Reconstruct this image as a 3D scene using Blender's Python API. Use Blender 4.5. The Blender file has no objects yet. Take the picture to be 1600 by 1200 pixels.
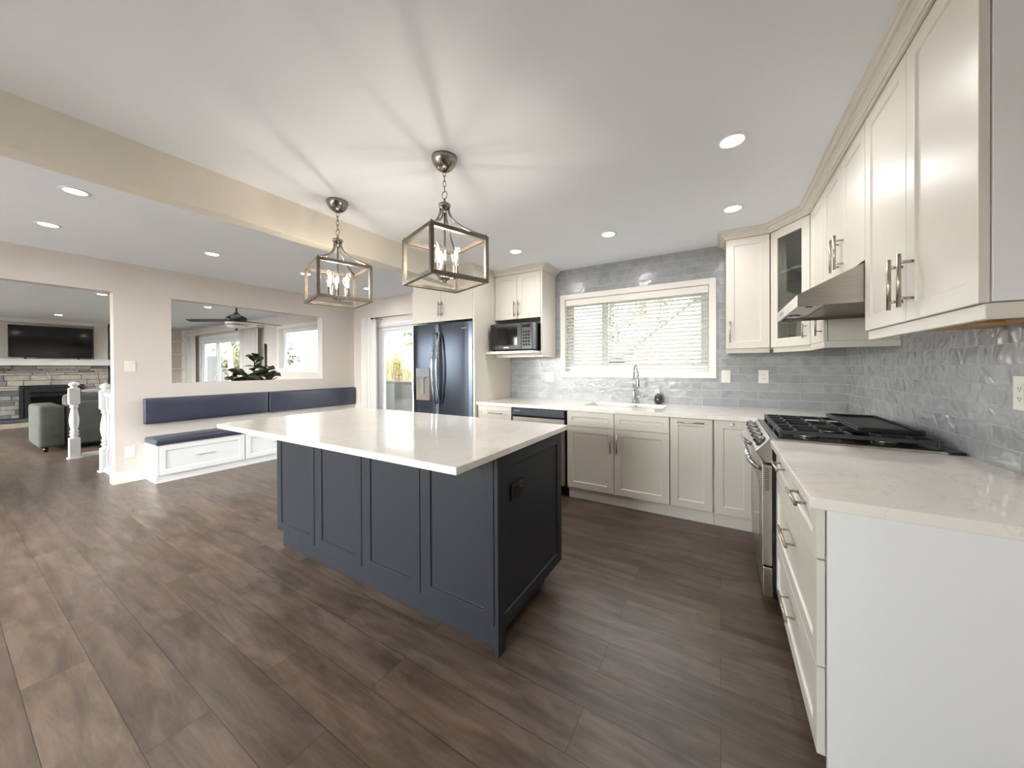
import bpy, bmesh, math, random
from mathutils import Vector, Matrix

PI = math.pi
rnd = random.Random(7)
SC = bpy.context.scene
COL = SC.collection

# ------------------------------------------------------------------ camera
F_PX, YAW, PITCH, ROLL, CX, CY, EYE = 544.87, 0.5380, -0.0050, -0.0050, 800.17, 577.33, 1.30
cam_d = bpy.data.cameras.new('camera')
cam = bpy.data.objects.new('camera', cam_d)
COL.objects.link(cam)
cam_d.sensor_fit = 'HORIZONTAL'
cam_d.sensor_width = 36.0
cam_d.lens = F_PX / 1600 * 36.0
cam_d.shift_x = -(CX - 800) / 1600
cam_d.shift_y = (CY - 600) / 1600
cam_d.clip_start = 0.02
cam_d.clip_end = 300
fw = Vector((-math.sin(YAW) * math.cos(PITCH), math.cos(YAW) * math.cos(PITCH), math.sin(PITCH)))
rt = Vector((math.cos(YAW), math.sin(YAW), 0))
up = rt.cross(fw)
r2 = rt * math.cos(ROLL) + up * math.sin(ROLL)
u2 = up * math.cos(ROLL) - rt * math.sin(ROLL)
cam.matrix_world = Matrix(((r2.x, u2.x, -fw.x, 0), (r2.y, u2.y, -fw.y, 0), (r2.z, u2.z, -fw.z, EYE), (0, 0, 0, 1)))
SC.camera = cam

# ------------------------------------------------------------------ view, world, sun, daylight portals
SC.view_settings.view_transform = 'Standard'
SC.view_settings.look = 'None'
SC.view_settings.gamma = 1.0
SC.view_settings.use_curve_mapping = False
SC.view_settings.exposure = 1.45
SC.cycles.max_bounces = 10
SC.cycles.diffuse_bounces = 6
SC.cycles.glossy_bounces = 5
SC.cycles.transmission_bounces = 6
SC.cycles.transparent_max_bounces = 16
SC.cycles.caustics_reflective = False
SC.cycles.caustics_refractive = False
SC.cycles.sample_clamp_indirect = 4.0
SC.cycles.use_denoising = True

SKY_STRENGTH = 0.85
SUN_STRENGTH = 2.6
DOWNLIGHT_W = 1.8
BULB_GLOW = 122.0

world = bpy.data.worlds.new('sky')
SC.world = world
world.use_nodes = True
wn = world.node_tree.nodes
wl = world.node_tree.links
wn.clear()
w_out = wn.new('ShaderNodeOutputWorld')
w_bg = wn.new('ShaderNodeBackground')
w_sky = wn.new('ShaderNodeTexSky')
w_sky.sky_type = 'NISHITA'
w_sky.sun_disc = False
w_sky.sun_elevation = math.radians(32)
w_sky.sun_rotation = math.radians(180)
w_sky.air_density = 1.0
w_sky.dust_density = 2.5
w_sky.ozone_density = 1.0
w_bg.inputs['Strength'].default_value = SKY_STRENGTH
w_hs = wn.new('ShaderNodeHueSaturation')
w_hs.inputs['Saturation'].default_value = 0.12
wl.new(w_sky.outputs['Color'], w_hs.inputs['Color'])
wl.new(w_hs.outputs['Color'], w_bg.inputs['Color'])
wl.new(w_bg.outputs['Background'], w_out.inputs['Surface'])

sun_d = bpy.data.lights.new('sun', 'SUN')
sun_d.energy = SUN_STRENGTH
sun_d.angle = math.radians(1.0)
sun_d.color = (1.0, 0.93, 0.82)
sun = bpy.data.objects.new('sun', sun_d)
COL.objects.link(sun)
sun.location = (20, -8, 20)
sun.rotation_euler = Vector((-0.86, 0.28, -0.52)).to_track_quat('-Z', 'Y').to_euler()

def portal(name, loc, direction, w, h):
    d = bpy.data.lights.new(name, 'AREA')
    d.shape = 'RECTANGLE'
    d.size = w
    d.size_y = h
    d.cycles.is_portal = True
    o = bpy.data.objects.new(name, d)
    COL.objects.link(o)
    o.location = loc
    o.rotation_euler = Vector(direction).to_track_quat('-Z', 'Y').to_euler()
    return o

portal('daylight_portal', (-0.86, 4.2, 1.68), (0, -1, 0), 1.54, 0.9)
portal('daylight_portal', (-4.3, 4.3, 1.02), (0, -1, 0), 1.8, 2.0)
portal('daylight_portal', (-7.75, 4.3, 1.74), (0, -1, 0), 1.8, 0.95)
portal('daylight_portal', (-11.65, 4.3, 1.07), (0, -1, 0), 2.9, 2.1)
portal('daylight_portal', (-1.8, -2.9, 1.52), (0, 1, 0), 1.6, 1.25)
portal('daylight_portal', (-4.35, -2.9, 1.2), (0, 1, 0), 2.8, 2.3)
portal('daylight_portal', (-10.0, -2.9, 1.52), (0, 1, 0), 5.2, 1.55)

# ------------------------------------------------------------------ materials
def srgb(r, g, b):
    def f(c):
        c /= 255.0
        return c / 12.92 if c <= 0.04045 else ((c + 0.055) / 1.055) ** 2.4
    return (f(r), f(g), f(b), 1.0)

class NT:
    def __init__(self, name):
        self.m = bpy.data.materials.new(name)
        self.m.use_nodes = True
        self.t = self.m.node_tree
        self.n = self.t.nodes
        self.b = self.n['Principled BSDF']
        self.out = self.n['Material Output']
    def node(self, typ, **kw):
        n = self.n.new(typ)
        for k, v in kw.items():
            if k in n.inputs.keys() if hasattr(n.inputs, 'keys') else False:
                n.inputs[k].default_value = v
            else:
                setattr(n, k, v)
        return n
    def link(self, a, b):
        self.t.links.new(a, b)
    def coords(self, scale=(1, 1, 1), rot=(0, 0, 0), kind='Object'):
        tc = self.n.new('ShaderNodeTexCoord')
        mp = self.n.new('ShaderNodeMapping')
        mp.inputs['Scale'].default_value = scale
        mp.inputs['Rotation'].default_value = rot
        self.link(tc.outputs[kind], mp.inputs['Vector'])
        return mp.outputs['Vector']
    def noise(self, vec, scale, detail=3.0, rough=0.5, dist=0.0):
        n = self.n.new('ShaderNodeTexNoise')
        n.inputs['Scale'].default_value = scale
        n.inputs['Detail'].default_value = detail
        n.inputs['Roughness'].default_value = rough
        n.inputs['Distortion'].default_value = dist
        if vec is not None:
            self.link(vec, n.inputs['Vector'])
        return n.outputs['Fac']
    def ramp(self, fac, stops):
        r = self.n.new('ShaderNodeValToRGB')
        els = r.color_ramp.elements
        while len(els) < len(stops):
            els.new(0.5)
        for e, (p, c) in zip(els, stops):
            e.position = p
            e.color = c
        self.link(fac, r.inputs['Fac'])
        return r.outputs['Color']
    def mix(self, fac, a, b, mode='MIX'):
        m = self.n.new('ShaderNodeMix')
        m.data_type = 'RGBA'
        m.blend_type = mode
        for sock, v in ((m.inputs['Factor'], fac), (m.inputs[6], a), (m.inputs[7], b)):
            if hasattr(v, 'is_linked'):
                self.link(v, sock)
            else:
                sock.default_value = v
        return m.outputs[2]
    def bump(self, height, strength=0.2, dist=0.01, normal=None):
        b = self.n.new('ShaderNodeBump')
        b.inputs['Strength'].default_value = strength
        b.inputs['Distance'].default_value = dist
        self.link(height, b.inputs['Height'])
        if normal is not None:
            self.link(normal, b.inputs['Normal'])
        return b.outputs['Normal']

def pmat(name, col, rough=0.5, metal=0.0, spec=0.5, var=0.0, vscale=4.0, bump=0.0, bscale=60.0, coat=0.0):
    t = NT(name)
    b = t.b
    b.inputs['Roughness'].default_value = rough
    b.inputs['Metallic'].default_value = metal
    b.inputs['Specular IOR Level'].default_value = spec
    b.inputs['Coat Weight'].default_value = coat
    v = t.coords()
    if var > 0:
        lo = tuple(max(0, c * (1 - var)) for c in col[:3]) + (1,)
        hi = tuple(min(1, c * (1 + var)) for c in col[:3]) + (1,)
        t.link(t.ramp(t.noise(v, vscale, 4), [(0.3, lo), (0.7, hi)]), b.inputs['Base Color'])
    else:
        b.inputs['Base Color'].default_value = col
    if bump > 0:
        t.link(t.bump(t.noise(v, bscale, 2), bump, 0.002), b.inputs['Normal'])
    return t.m

def emat(name, col, strength):
    t = NT(name)
    e = t.n.new('ShaderNodeEmission')
    e.inputs['Color'].default_value = col
    e.inputs['Strength'].default_value = strength
    t.link(e.outputs[0], t.out.inputs['Surface'])
    return t.m

def glass_mat(name, tint=(0.96, 0.98, 0.97, 1), refl=0.10, rough=0.0):
    t = NT(name)
    tr = t.n.new('ShaderNodeBsdfTransparent')
    tr.inputs['Color'].default_value = tint
    gl = t.n.new('ShaderNodeBsdfGlossy')
    gl.inputs['Roughness'].default_value = rough
    lw = t.n.new('ShaderNodeLayerWeight')
    lw.inputs['Blend'].default_value = 0.25
    mp = t.n.new('ShaderNodeMapRange')
    mp.inputs['To Min'].default_value = refl * 0.4
    mp.inputs['To Max'].default_value = min(1.0, refl * 6)
    t.link(lw.outputs['Fresnel'], mp.inputs['Value'])
    mx = t.n.new('ShaderNodeMixShader')
    t.link(mp.outputs[0], mx.inputs[0])
    t.link(tr.outputs[0], mx.inputs[1])
    t.link(gl.outputs[0], mx.inputs[2])
    t.link(mx.outputs[0], t.out.inputs['Surface'])
    return t.m

def floor_mat():
    t = NT('brown vinyl planks')
    v = t.coords()
    br = t.n.new('ShaderNodeTexBrick')
    br.offset = 0.37
    br.inputs['Scale'].default_value = 1.0
    br.inputs['Brick Width'].default_value = 1.22
    br.inputs['Row Height'].default_value = 0.182
    br.inputs['Mortar Size'].default_value = 0.0012
    br.inputs['Mortar Smooth'].default_value = 0.2
    br.inputs['Color1'].default_value = (0, 0, 0, 1)
    br.inputs['Color2'].default_value = (1, 1, 1, 1)
    br.inputs['Mortar'].default_value = (0.5, 0.5, 0.5, 1)
    t.link(v, br.inputs['Vector'])
    # grain is stretched along the plank, shifted per plank
    add = t.n.new('ShaderNodeVectorMath'); add.operation = 'MULTIPLY_ADD'
    add.inputs[1].default_value = (7.0, 3.0, 5.0)
    t.link(br.outputs['Color'], add.inputs[0])
    sc = t.n.new('ShaderNodeVectorMath'); sc.operation = 'MULTIPLY'
    sc.inputs[1].default_value = (1.3, 9.0, 1.0)
    t.link(v, sc.inputs[0])
    t.link(sc.outputs[0], add.inputs[2])
    g1 = t.noise(add.outputs[0], 1.6, 6, 0.6, 0.8)
    sc2 = t.n.new('ShaderNodeVectorMath'); sc2.operation = 'MULTIPLY'
    sc2.inputs[1].default_value = (3.0, 40.0, 1.0)
    t.link(v, sc2.inputs[0])
    g2 = t.noise(sc2.outputs[0], 2.2, 5, 0.65, 0.5)
    c1 = t.ramp(g1, [(0.22, srgb(66, 54, 46)), (0.42, srgb(88, 74, 64)), (0.60, srgb(106, 91, 80)), (0.82, srgb(124, 108, 95))])
    tone = t.ramp(br.outputs['Color'], [(0.0, (0.80, 0.79, 0.79, 1)), (0.5, (0.92, 0.92, 0.93, 1)), (1.0, (1.04, 1.03, 1.01, 1))])
    c2 = t.mix(1.0, c1, tone, 'MULTIPLY')
    fine = t.ramp(g2, [(0.3, (0.78, 0.77, 0.76, 1)), (0.7, (1.08, 1.07, 1.06, 1))])
    c3 = t.mix(0.75, c2, fine, 'MULTIPLY')
    sc3 = t.n.new('ShaderNodeVectorMath'); sc3.operation = 'MULTIPLY'
    sc3.inputs[1].default_value = (1.6, 3.4, 1.0)
    t.link(v, sc3.inputs[0])
    blotch = t.ramp(t.noise(sc3.outputs[0], 1.9, 5, 0.62, 1.2), [(0.28, (0.60, 0.56, 0.54, 1)), (0.5, (0.98, 0.97, 0.97, 1)), (0.74, (1.20, 1.15, 1.08, 1))])
    c3 = t.mix(0.85, c3, blotch, 'MULTIPLY')
    c4 = t.mix(br.outputs['Fac'], c3, srgb(44, 32, 27))
    t.link(c4, t.b.inputs['Base Color'])
    rr = t.ramp(g2, [(0.2, (0.30, 0.30, 0.30, 1)), (0.8, (0.40, 0.40, 0.40, 1))])
    t.link(rr, t.b.inputs['Roughness'])
    inv = t.n.new('ShaderNodeMath'); inv.operation = 'SUBTRACT'
    inv.inputs[0].default_value = 1.0
    t.link(br.outputs['Fac'], inv.inputs[1])
    n1 = t.bump(g2, 0.12, 0.002)
    t.link(t.bump(inv.outputs[0], 0.25, 0.002, n1), t.b.inputs['Normal'])
    return t.m

def tile_mat(axis):
    """glazed grey subway tile; axis = the wall's horizontal axis (0 = X, 1 = Y)"""
    t = NT('grey glazed subway tile ' + 'xy'[axis])
    tc = t.n.new('ShaderNodeTexCoord')
    sp = t.n.new('ShaderNodeSeparateXYZ')
    cb = t.n.new('ShaderNodeCombineXYZ')
    t.link(tc.outputs['Object'], sp.inputs[0])
    t.link(sp.outputs[axis], cb.inputs[0])
    zs = t.n.new('ShaderNodeMath'); zs.operation = 'SUBTRACT'
    zs.inputs[1].default_value = 0.910
    t.link(sp.outputs[2], zs.inputs[0])
    t.link(zs.outputs[0], cb.inputs[1])
    br = t.n.new('ShaderNodeTexBrick')
    br.offset = 0.5
    br.inputs['Scale'].default_value = 1.0
    br.inputs['Brick Width'].default_value = 0.307
    br.inputs['Row Height'].default_value = 0.0785
    br.inputs['Mortar Size'].default_value = 0.0011
    br.inputs['Mortar Smooth'].default_value = 0.35
    br.inputs['Color1'].default_value = (0, 0, 0, 1)
    br.inputs['Color2'].default_value = (1, 1, 1, 1)
    br.inputs['Mortar'].default_value = (0.5, 0.5, 0.5, 1)
    t.link(cb.outputs[0], br.inputs['Vector'])
    off = t.n.new('ShaderNodeVectorMath'); off.operation = 'MULTIPLY_ADD'
    off.inputs[1].default_value = (4.0, 9.0, 6.0)
    t.link(br.outputs['Color'], off.inputs[0])
    t.link(cb.outputs[0], off.inputs[2])
    w1 = t.noise(off.outputs[0], 13.0, 1.5, 0.45, 0.9)
    w2 = t.noise(off.outputs[0], 5.0, 2, 0.5, 1.5)
    base = t.ramp(w2, [(0.3, srgb(152, 155, 159)), (0.7, srgb(172, 174, 177))])
    tone = t.ramp(br.outputs['Color'], [(0.0, (0.93, 0.93, 0.94, 1)), (1.0, (1.05, 1.05, 1.05, 1))])
    c = t.mix(1.0, base, tone, 'MULTIPLY')
    c = t.mix(br.outputs['Fac'], c, srgb(205, 203, 198))
    t.link(c, t.b.inputs['Base Color'])
    rr = t.ramp(br.outputs['Fac'], [(0.0, (0.20, 0.20, 0.20, 1) if axis == 0 else (0.12, 0.12, 0.12, 1)), (1.0, (0.6, 0.6, 0.6, 1))])
    t.link(rr, t.b.inputs['Roughness'])
    inv = t.n.new('ShaderNodeMath'); inv.operation = 'SUBTRACT'
    inv.inputs[0].default_value = 1.0
    t.link(br.outputs['Fac'], inv.inputs[1])
    n1 = t.bump(w1, 0.26 if axis == 0 else 0.85, 0.012)
    t.link(t.bump(inv.outputs[0], 0.35, 0.003, n1), t.b.inputs['Normal'])
    return t.m

def quartz_mat():
    t = NT('white quartz')
    v = t.coords()
    w = t.noise(v, 1.7, 7, 0.62, 2.2)
    vein = t.ramp(w, [(0.49, srgb(244, 240, 233)), (0.5, srgb(230, 224, 216)), (0.51, srgb(244, 240, 233))])
    cl = t.ramp(t.noise(v, 6.0, 4, 0.55, 0.4), [(0.3, (0.965, 0.96, 0.955, 1)), (0.7, (1.0, 1.0, 1.0, 1))])
    t.link(t.mix(1.0, vein, cl, 'MULTIPLY'), t.b.inputs['Base Color'])
    t.b.inputs['Roughness'].default_value = 0.07
    t.b.inputs['Specular IOR Level'].default_value = 0.6
    return t.m

def steel_mat(name, col, rough=0.25, axis=2, streak=0.06):
    t = NT(name)
    s = [60, 60, 60]
    s[axis] = 0.8
    v = t.coords(scale=tuple(s))
    g = t.noise(v, 6.0, 2)
    lo = tuple(c * (1 - streak) for c in col[:3]) + (1,)
    hi = tuple(min(1, c * (1 + streak)) for c in col[:3]) + (1,)
    t.link(t.ramp(g, [(0.3, lo), (0.7, hi)]), t.b.inputs['Base Color'])
    t.b.inputs['Metallic'].default_value = 1.0
    rr = t.ramp(g, [(0.3, (rough * 0.9,) * 3 + (1,)), (0.7, (rough * 1.12,) * 3 + (1,))])
    t.link(rr, t.b.inputs['Roughness'])
    return t.m

def stone_mat():
    t = NT('stacked ledge stone')
    at = t.n.new('ShaderNodeAttribute')
    at.attribute_name = 'stone_tint'
    v = t.coords()
    n = t.noise(v, 9.0, 6, 0.65, 0.6)
    base = t.ramp(at.outputs['Fac'], [(0.0, srgb(112, 110, 110)), (0.3, srgb(160, 158, 158)), (0.6, srgb(188, 182, 174)), (0.85, srgb(206, 194, 174)), (1.0, srgb(230, 214, 188))])
    mott = t.ramp(n, [(0.25, (0.62, 0.62, 0.64, 1)), (0.75, (1.15, 1.12, 1.08, 1))])
    t.link(t.mix(1.0, base, mott, 'MULTIPLY'), t.b.inputs['Base Color'])
    t.b.inputs['Roughness'].default_value = 0.85
    t.link(t.bump(n, 0.6, 0.02), t.b.inputs['Normal'])
    return t.m

def leaf_mat(name, c0, c1, rough=0.6):
    t = NT(name)
    v = t.coords()
    t.link(t.ramp(t.noise(v, 5.0, 4), [(0.3, c0), (0.7, c1)]), t.b.inputs['Base Color'])
    t.b.inputs['Roughness'].default_value = rough
    return t.m

def curtain_mat():
    t = NT('white curtain cloth')
    v = t.coords()
    d = t.n.new('ShaderNodeBsdfDiffuse')
    tl = t.n.new('ShaderNodeBsdfTranslucent')
    d.inputs['Color'].default_value = srgb(240, 238, 236)
    tl.inputs['Color'].default_value = srgb(240, 238, 236)
    t.link(t.bump(t.noise(v, 220.0, 1), 0.1, 0.001), d.inputs['Normal'])
    mx = t.n.new('ShaderNodeMixShader')
    mx.inputs[0].default_value = 0.35
    t.link(d.outputs[0], mx.inputs[1])
    t.link(tl.outputs[0], mx.inputs[2])
    t.link(mx.outputs[0], t.out.inputs['Surface'])
    return t.m

M = {}
M['floor'] = floor_mat()
M['wall'] = pmat('warm greige wall paint', srgb(212, 204, 197), 0.65, var=0.015, vscale=1.5, bump=0.05, bscale=300)
M['beam'] = pmat('cream beam paint', srgb(226, 219, 207), 0.65, var=0.015, vscale=1.5, bump=0.05, bscale=300)
M['ceiling'] = pmat('ceiling paint', srgb(238, 243, 251), 0.8, var=0.01, vscale=1.5, bump=0.08, bscale=240)
M['trim'] = pmat('white trim paint', srgb(238, 234, 228), 0.35, var=0.01)
M['cab'] = pmat('white cabinet lacquer', srgb(223, 218, 209), 0.36, var=0.01, vscale=1.0)
M['cab_in'] = pmat('cabinet interior', srgb(214, 208, 196), 0.5, var=0.02)
M['gap'] = pmat('dark gap', srgb(52, 48, 44), 0.8, var=0.02)
M['white'] = pmat('bright white paint', srgb(240, 241, 242), 0.35, var=0.01)
M['navy'] = pmat('charcoal blue lacquer', srgb(40, 43, 49), 0.44, spec=0.25, var=0.03, vscale=1.2)
M['navy_dark'] = pmat('charcoal toe kick', srgb(48, 51, 58), 0.5, var=0.03)
M['quartz'] = quartz_mat()
M['tile_x'] = tile_mat(0)
M['tile_y'] = tile_mat(1)
M['steel'] = steel_mat('brushed stainless steel', srgb(176, 176, 178), 0.22, 2)
M['steel_f'] = steel_mat('blue grey stainless steel', srgb(76, 82, 93), 0.20, 2)
M['steel_p'] = pmat('satin stainless steel', srgb(180, 175, 168), 0.28, metal=1.0, var=0.02, vscale=3)
M['steel_d'] = pmat('satin dishwasher steel', srgb(186, 178, 168), 0.42, metal=0.85, var=0.02, vscale=3)
M['steel_k'] = steel_mat('dark steel knob', srgb(112, 110, 108), 0.3, 1)
M['steel_x'] = steel_mat('brushed stainless steel lengthwise grain', srgb(176, 170, 162), 0.3, 0)
M['steel_h'] = steel_mat('brushed stainless steel sideways grain', srgb(190, 184, 176), 0.27, 1)
M['nickel'] = steel_mat('brushed nickel', srgb(182, 172, 160), 0.28, 2)
M['chrome'] = pmat('polished chrome', srgb(205, 210, 218), 0.06, metal=1.0, var=0.01)
M['bronze'] = pmat('weathered pewter', srgb(104, 96, 86), 0.45, metal=0.35, var=0.15, vscale=25)
M['pewter'] = steel_mat('antique nickel', srgb(150, 144, 136), 0.25, 2)
M['black'] = pmat('black enamel', srgb(18, 18, 20), 0.25, var=0.05)
M['matte'] = pmat('matte black key', srgb(34, 34, 36), 0.8, var=0.05)
M['iron'] = pmat('cast iron', srgb(40, 41, 45), 0.45, var=0.1, vscale=20, bump=0.1, bscale=200)
M['griddle'] = pmat('black griddle', srgb(30, 30, 33), 0.38, var=0.08, vscale=12, bump=0.05, bscale=150)
M['blackglass'] = pmat('black glass', srgb(14, 15, 18), 0.04, var=0.02, spec=0.6)
M['screen'] = pmat('dark screen', srgb(8, 9, 11), 0.08, var=0.02, spec=0.5)
M['greyplastic'] = pmat('grey plastic', srgb(120, 124, 130), 0.4, var=0.03)
M['plate'] = pmat('white plastic', srgb(236, 233, 228), 0.3, var=0.01)
M['slot'] = pmat('dark slot', srgb(60, 58, 56), 0.6, var=0.02)
M['leather'] = pmat('charcoal leather', srgb(58, 63, 80), 0.34, var=0.08, vscale=8, bump=0.12, bscale=160, spec=0.6)
M['sofa'] = pmat('grey green velvet', srgb(78, 79, 74), 0.85, var=0.18, vscale=7, bump=0.15, bscale=180)
M['blind'] = pmat('white blind slat', srgb(206, 204, 200), 0.45, var=0.01)
M['pvc'] = pmat('white vinyl frame', srgb(235, 238, 242), 0.3, var=0.01)
M['curtain'] = curtain_mat()
M['glass'] = glass_mat('window glass')
M['cabglass'] = glass_mat('cabinet glass', (0.86, 0.87, 0.84, 1), 0.14)
M['bulbglass'] = glass_mat('clear bulb glass', (0.99, 0.98, 0.95, 1), 0.06)
M['filament'] = emat('glowing filament', (1.0, 0.88, 0.74, 1), BULB_GLOW)
M['lens'] = emat('lit lens', (1.0, 0.95, 0.88, 1), 9.0)
M['stone'] = stone_mat()
M['slate'] = pmat('dark slate', srgb(84, 86, 92), 0.6, var=0.15, vscale=8, bump=0.2, bscale=30)
M['mantel'] = pmat('white mantel paint', srgb(232, 232, 230), 0.4, var=0.01)
M['insert'] = pmat('black steel', srgb(52, 53, 56), 0.4, var=0.06, metal=0.3)
M['wood'] = pmat('bare birch wood', srgb(196, 158, 108), 0.6, var=0.1, vscale=14)
M['plantleaf'] = leaf_mat('dark glossy leaf', srgb(30, 36, 26), srgb(62, 72, 48), 0.3)
M['stem'] = pmat('brown stem', srgb(80, 66, 48), 0.8, var=0.15)
M['pot'] = pmat('grey ceramic pot', srgb(150, 148, 144), 0.5, var=0.05)
M['fanblack'] = pmat('black fan metal', srgb(34, 33, 34), 0.4, var=0.05)
M['fanglass'] = pmat('white opal glass', srgb(236, 236, 234), 0.2, var=0.01)
M['soapglass'] = pmat('green glass bottle', srgb(48, 56, 52), 0.06, var=0.45, vscale=60, spec=0.7)
M['grass'] = pmat('lawn', srgb(120, 124, 78), 0.9, var=0.3, vscale=2.0, bump=0.3, bscale=40)
M['deck'] = pmat('grey deck boards', srgb(128, 122, 114), 0.8, var=0.15, vscale=3)
M['conifer'] = leaf_mat('conifer needles', srgb(46, 54, 44), srgb(88, 94, 74), 0.8)
M['broadleaf'] = leaf_mat('spring leaves', srgb(96, 98, 74), srgb(146, 140, 110), 0.8)
M['straw'] = leaf_mat('dry straw stems', srgb(128, 114, 74), srgb(178, 164, 118), 0.8)
M['bark'] = pmat('bark', srgb(104, 92, 80), 0.9, var=0.25, vscale=8)
M['birchbark'] = pmat('pale birch bark', srgb(220, 214, 204), 0.8, var=0.12, vscale=8)
M['siding'] = pmat('pale house siding', srgb(176, 175, 173), 0.8, var=0.03)
M['shingle'] = pmat('grey roof shingle', srgb(88, 87, 88), 0.9, var=0.12, vscale=6)
M['fence'] = pmat('grey fence boards', srgb(78, 79, 82), 0.85, var=0.15, vscale=5)
M['tubblue'] = pmat('slate blue panel', srgb(62, 72, 88), 0.5, var=0.06)
M['frost'] = pmat('grey panel', srgb(92, 94, 92), 0.5, var=0.1, vscale=2)

# ------------------------------------------------------------------ mesh helpers
def box(bm, x0, x1, y0, y1, z0, z1):
    vs = [bm.verts.new(p) for p in ((x0, y0, z0), (x1, y0, z0), (x1, y1, z0), (x0, y1, z0),
                                    (x0, y0, z1), (x1, y0, z1), (x1, y1, z1), (x0, y1, z1))]
    fs = []
    for q in ((0, 3, 2, 1), (4, 5, 6, 7), (0, 1, 5, 4), (1, 2, 6, 5), (2, 3, 7, 6), (3, 0, 4, 7)):
        fs.append(bm.faces.new([vs[i] for i in q]))
    return vs, fs

def prism(bm, pts, axis, a0, a1):
    """extrude a 2-D outline along an axis (0: pts are (y,z); 1: pts are (x,z); 2: pts are (x,y))"""
    def p3(p, a):
        return {0: (a, p[0], p[1]), 1: (p[0], a, p[1]), 2: (p[0], p[1], a)}[axis]
    lo = [bm.verts.new(p3(p, a0)) for p in pts]
    hi = [bm.verts.new(p3(p, a1)) for p in pts]
    bm.faces.new(lo)
    bm.faces.new(hi)
    n = len(pts)
    for i in range(n):
        bm.faces.new((lo[i], lo[(i + 1) % n], hi[(i + 1) % n], hi[i]))

def tube(bm, path, r, seg=10, closed=False, cap=True):
    """round tube along a list of points; r is a number or one per point"""
    P = [Vector(p) for p in path]
    n = len(P)
    rr = r if isinstance(r, (list, tuple)) else [r] * n
    rings = []
    prev = None
    for i in range(n):
        if closed:
            d = (P[(i + 1) % n] - P[i - 1]).normalized()
        elif i == 0:
            d = (P[1] - P[0]).normalized()
        elif i == n - 1:
            d = (P[-1] - P[-2]).normalized()
        else:
            d = ((P[i + 1] - P[i]).normalized() + (P[i] - P[i - 1]).normalized()).normalized()
        if prev is None:
            a = d.orthogonal().normalized()
        else:
            a = (prev - d * prev.dot(d))
            a = a.normalized() if a.length > 1e-6 else d.orthogonal().normalized()
        prev = a
        b = d.cross(a)
        rings.append([bm.verts.new(P[i] + (a * math.cos(2 * PI * k / seg) + b * math.sin(2 * PI * k / seg)) * rr[i]) for k in range(seg)])
    rng = range(n) if closed else range(n - 1)
    for i in rng:
        A, B = rings[i], rings[(i + 1) % n]
        for k in range(seg):
            f = bm.faces.new((A[k], A[(k + 1) % seg], B[(k + 1) % seg], B[k]))
            f.smooth = True
    if cap and not closed:
        bm.faces.new(rings[0][::-1])
        bm.faces.new(rings[-1])

def lathe(bm, cx, cy, prof, seg=24, smooth=True):
    """prof: (radius, z) from one end to the other"""
    rings = []
    for (r, z) in prof:
        if r < 1e-5:
            rings.append([bm.verts.new((cx, cy, z))])
        else:
            rings.append([bm.verts.new((cx + r * math.cos(2 * PI * k / seg), cy + r * math.sin(2 * PI * k / seg), z)) for k in range(seg)])
    for A, B in zip(rings, rings[1:]):
        for k in range(seg):
            k2 = (k + 1) % seg
            if len(A) == 1 and len(B) == 1:
                continue
            if len(A) == 1:
                f = bm.faces.new((A[0], B[k2], B[k]))
            elif len(B) == 1:
                f = bm.faces.new((A[k], A[k2], B[0]))
            else:
                f = bm.faces.new((A[k], A[k2], B[k2], B[k]))
            f.smooth = smooth
    for R in (rings[0], rings[-1]):
        if len(R) > 2:
            bm.faces.new(R)

def sweep(bm, path, prof, closed_ends=True):
    """sweep a profile of (outward, z) along a plan path of (x, y); outward is to the right of travel"""
    n = len(path)
    rows = []
    for i in range(n):
        p = Vector(path[i])
        def nrm(a, b):
            d = (Vector(b) - Vector(a)).normalized()
            return Vector((d.y, -d.x))
        if i == 0:
            m = nrm(path[0], path[1])
        elif i == n - 1:
            m = nrm(path[-2], path[-1])
        else:
            a, b = nrm(path[i - 1], path[i]), nrm(path[i], path[i + 1])
            m = (a + b)
            m = m / max(0.2, m.dot(a))
        rows.append([bm.verts.new((p.x + m.x * o, p.y + m.y * o, z)) for (o, z) in prof])
    k = len(prof)
    for A, B in zip(rows, rows[1:]):
        for j in range(k):
            bm.faces.new((A[j], A[(j + 1) % k], B[(j + 1) % k], B[j]))
    if closed_ends:
        bm.faces.new(rows[0])
        bm.faces.new(rows[-1][::-1])

def shaker(bm, o, ux, n, w, h, rail=0.06, t=0.02, rec=0.008, slab=False):
    """framed door or drawer front: o = lower left corner on the front plane, ux = along the width, n = outward"""
    o, ux, n = Vector(o), Vector(ux), Vector(n)
    def P(x, d, z):
        return o + ux * x - n * d + Vector((0, 0, z))
    V = lambda x, d, z: bm.verts.new(P(x, d, z))
    back = [V(0, t, 0), V(w, t, 0), V(w, t, h), V(0, t, h)]
    frt = [V(0, 0, 0), V(w, 0, 0), V(w, 0, h), V(0, 0, h)]
    bm.faces.new(back)
    for i in range(4):
        j = (i + 1) % 4
        bm.faces.new((frt[i], frt[j], back[j], back[i]))
    if slab:
        bm.faces.new(frt)
        return
    e = 0.004
    r = min(rail, w * 0.3, h * 0.36)
    inn = [V(r, 0, r), V(w - r, 0, r), V(w - r, 0, h - r), V(r, 0, h - r)]
    low = [V(r + e, rec, r + e), V(w - r - e, rec, r + e), V(w - r - e, rec, h - r - e), V(r + e, rec, h - r - e)]
    for i in range(4):
        j = (i + 1) % 4
        bm.faces.new((frt[i], frt[j], inn[j], inn[i]))
        bm.faces.new((inn[i], inn[j], low[j], low[i]))
    bm.faces.new(low)

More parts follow.
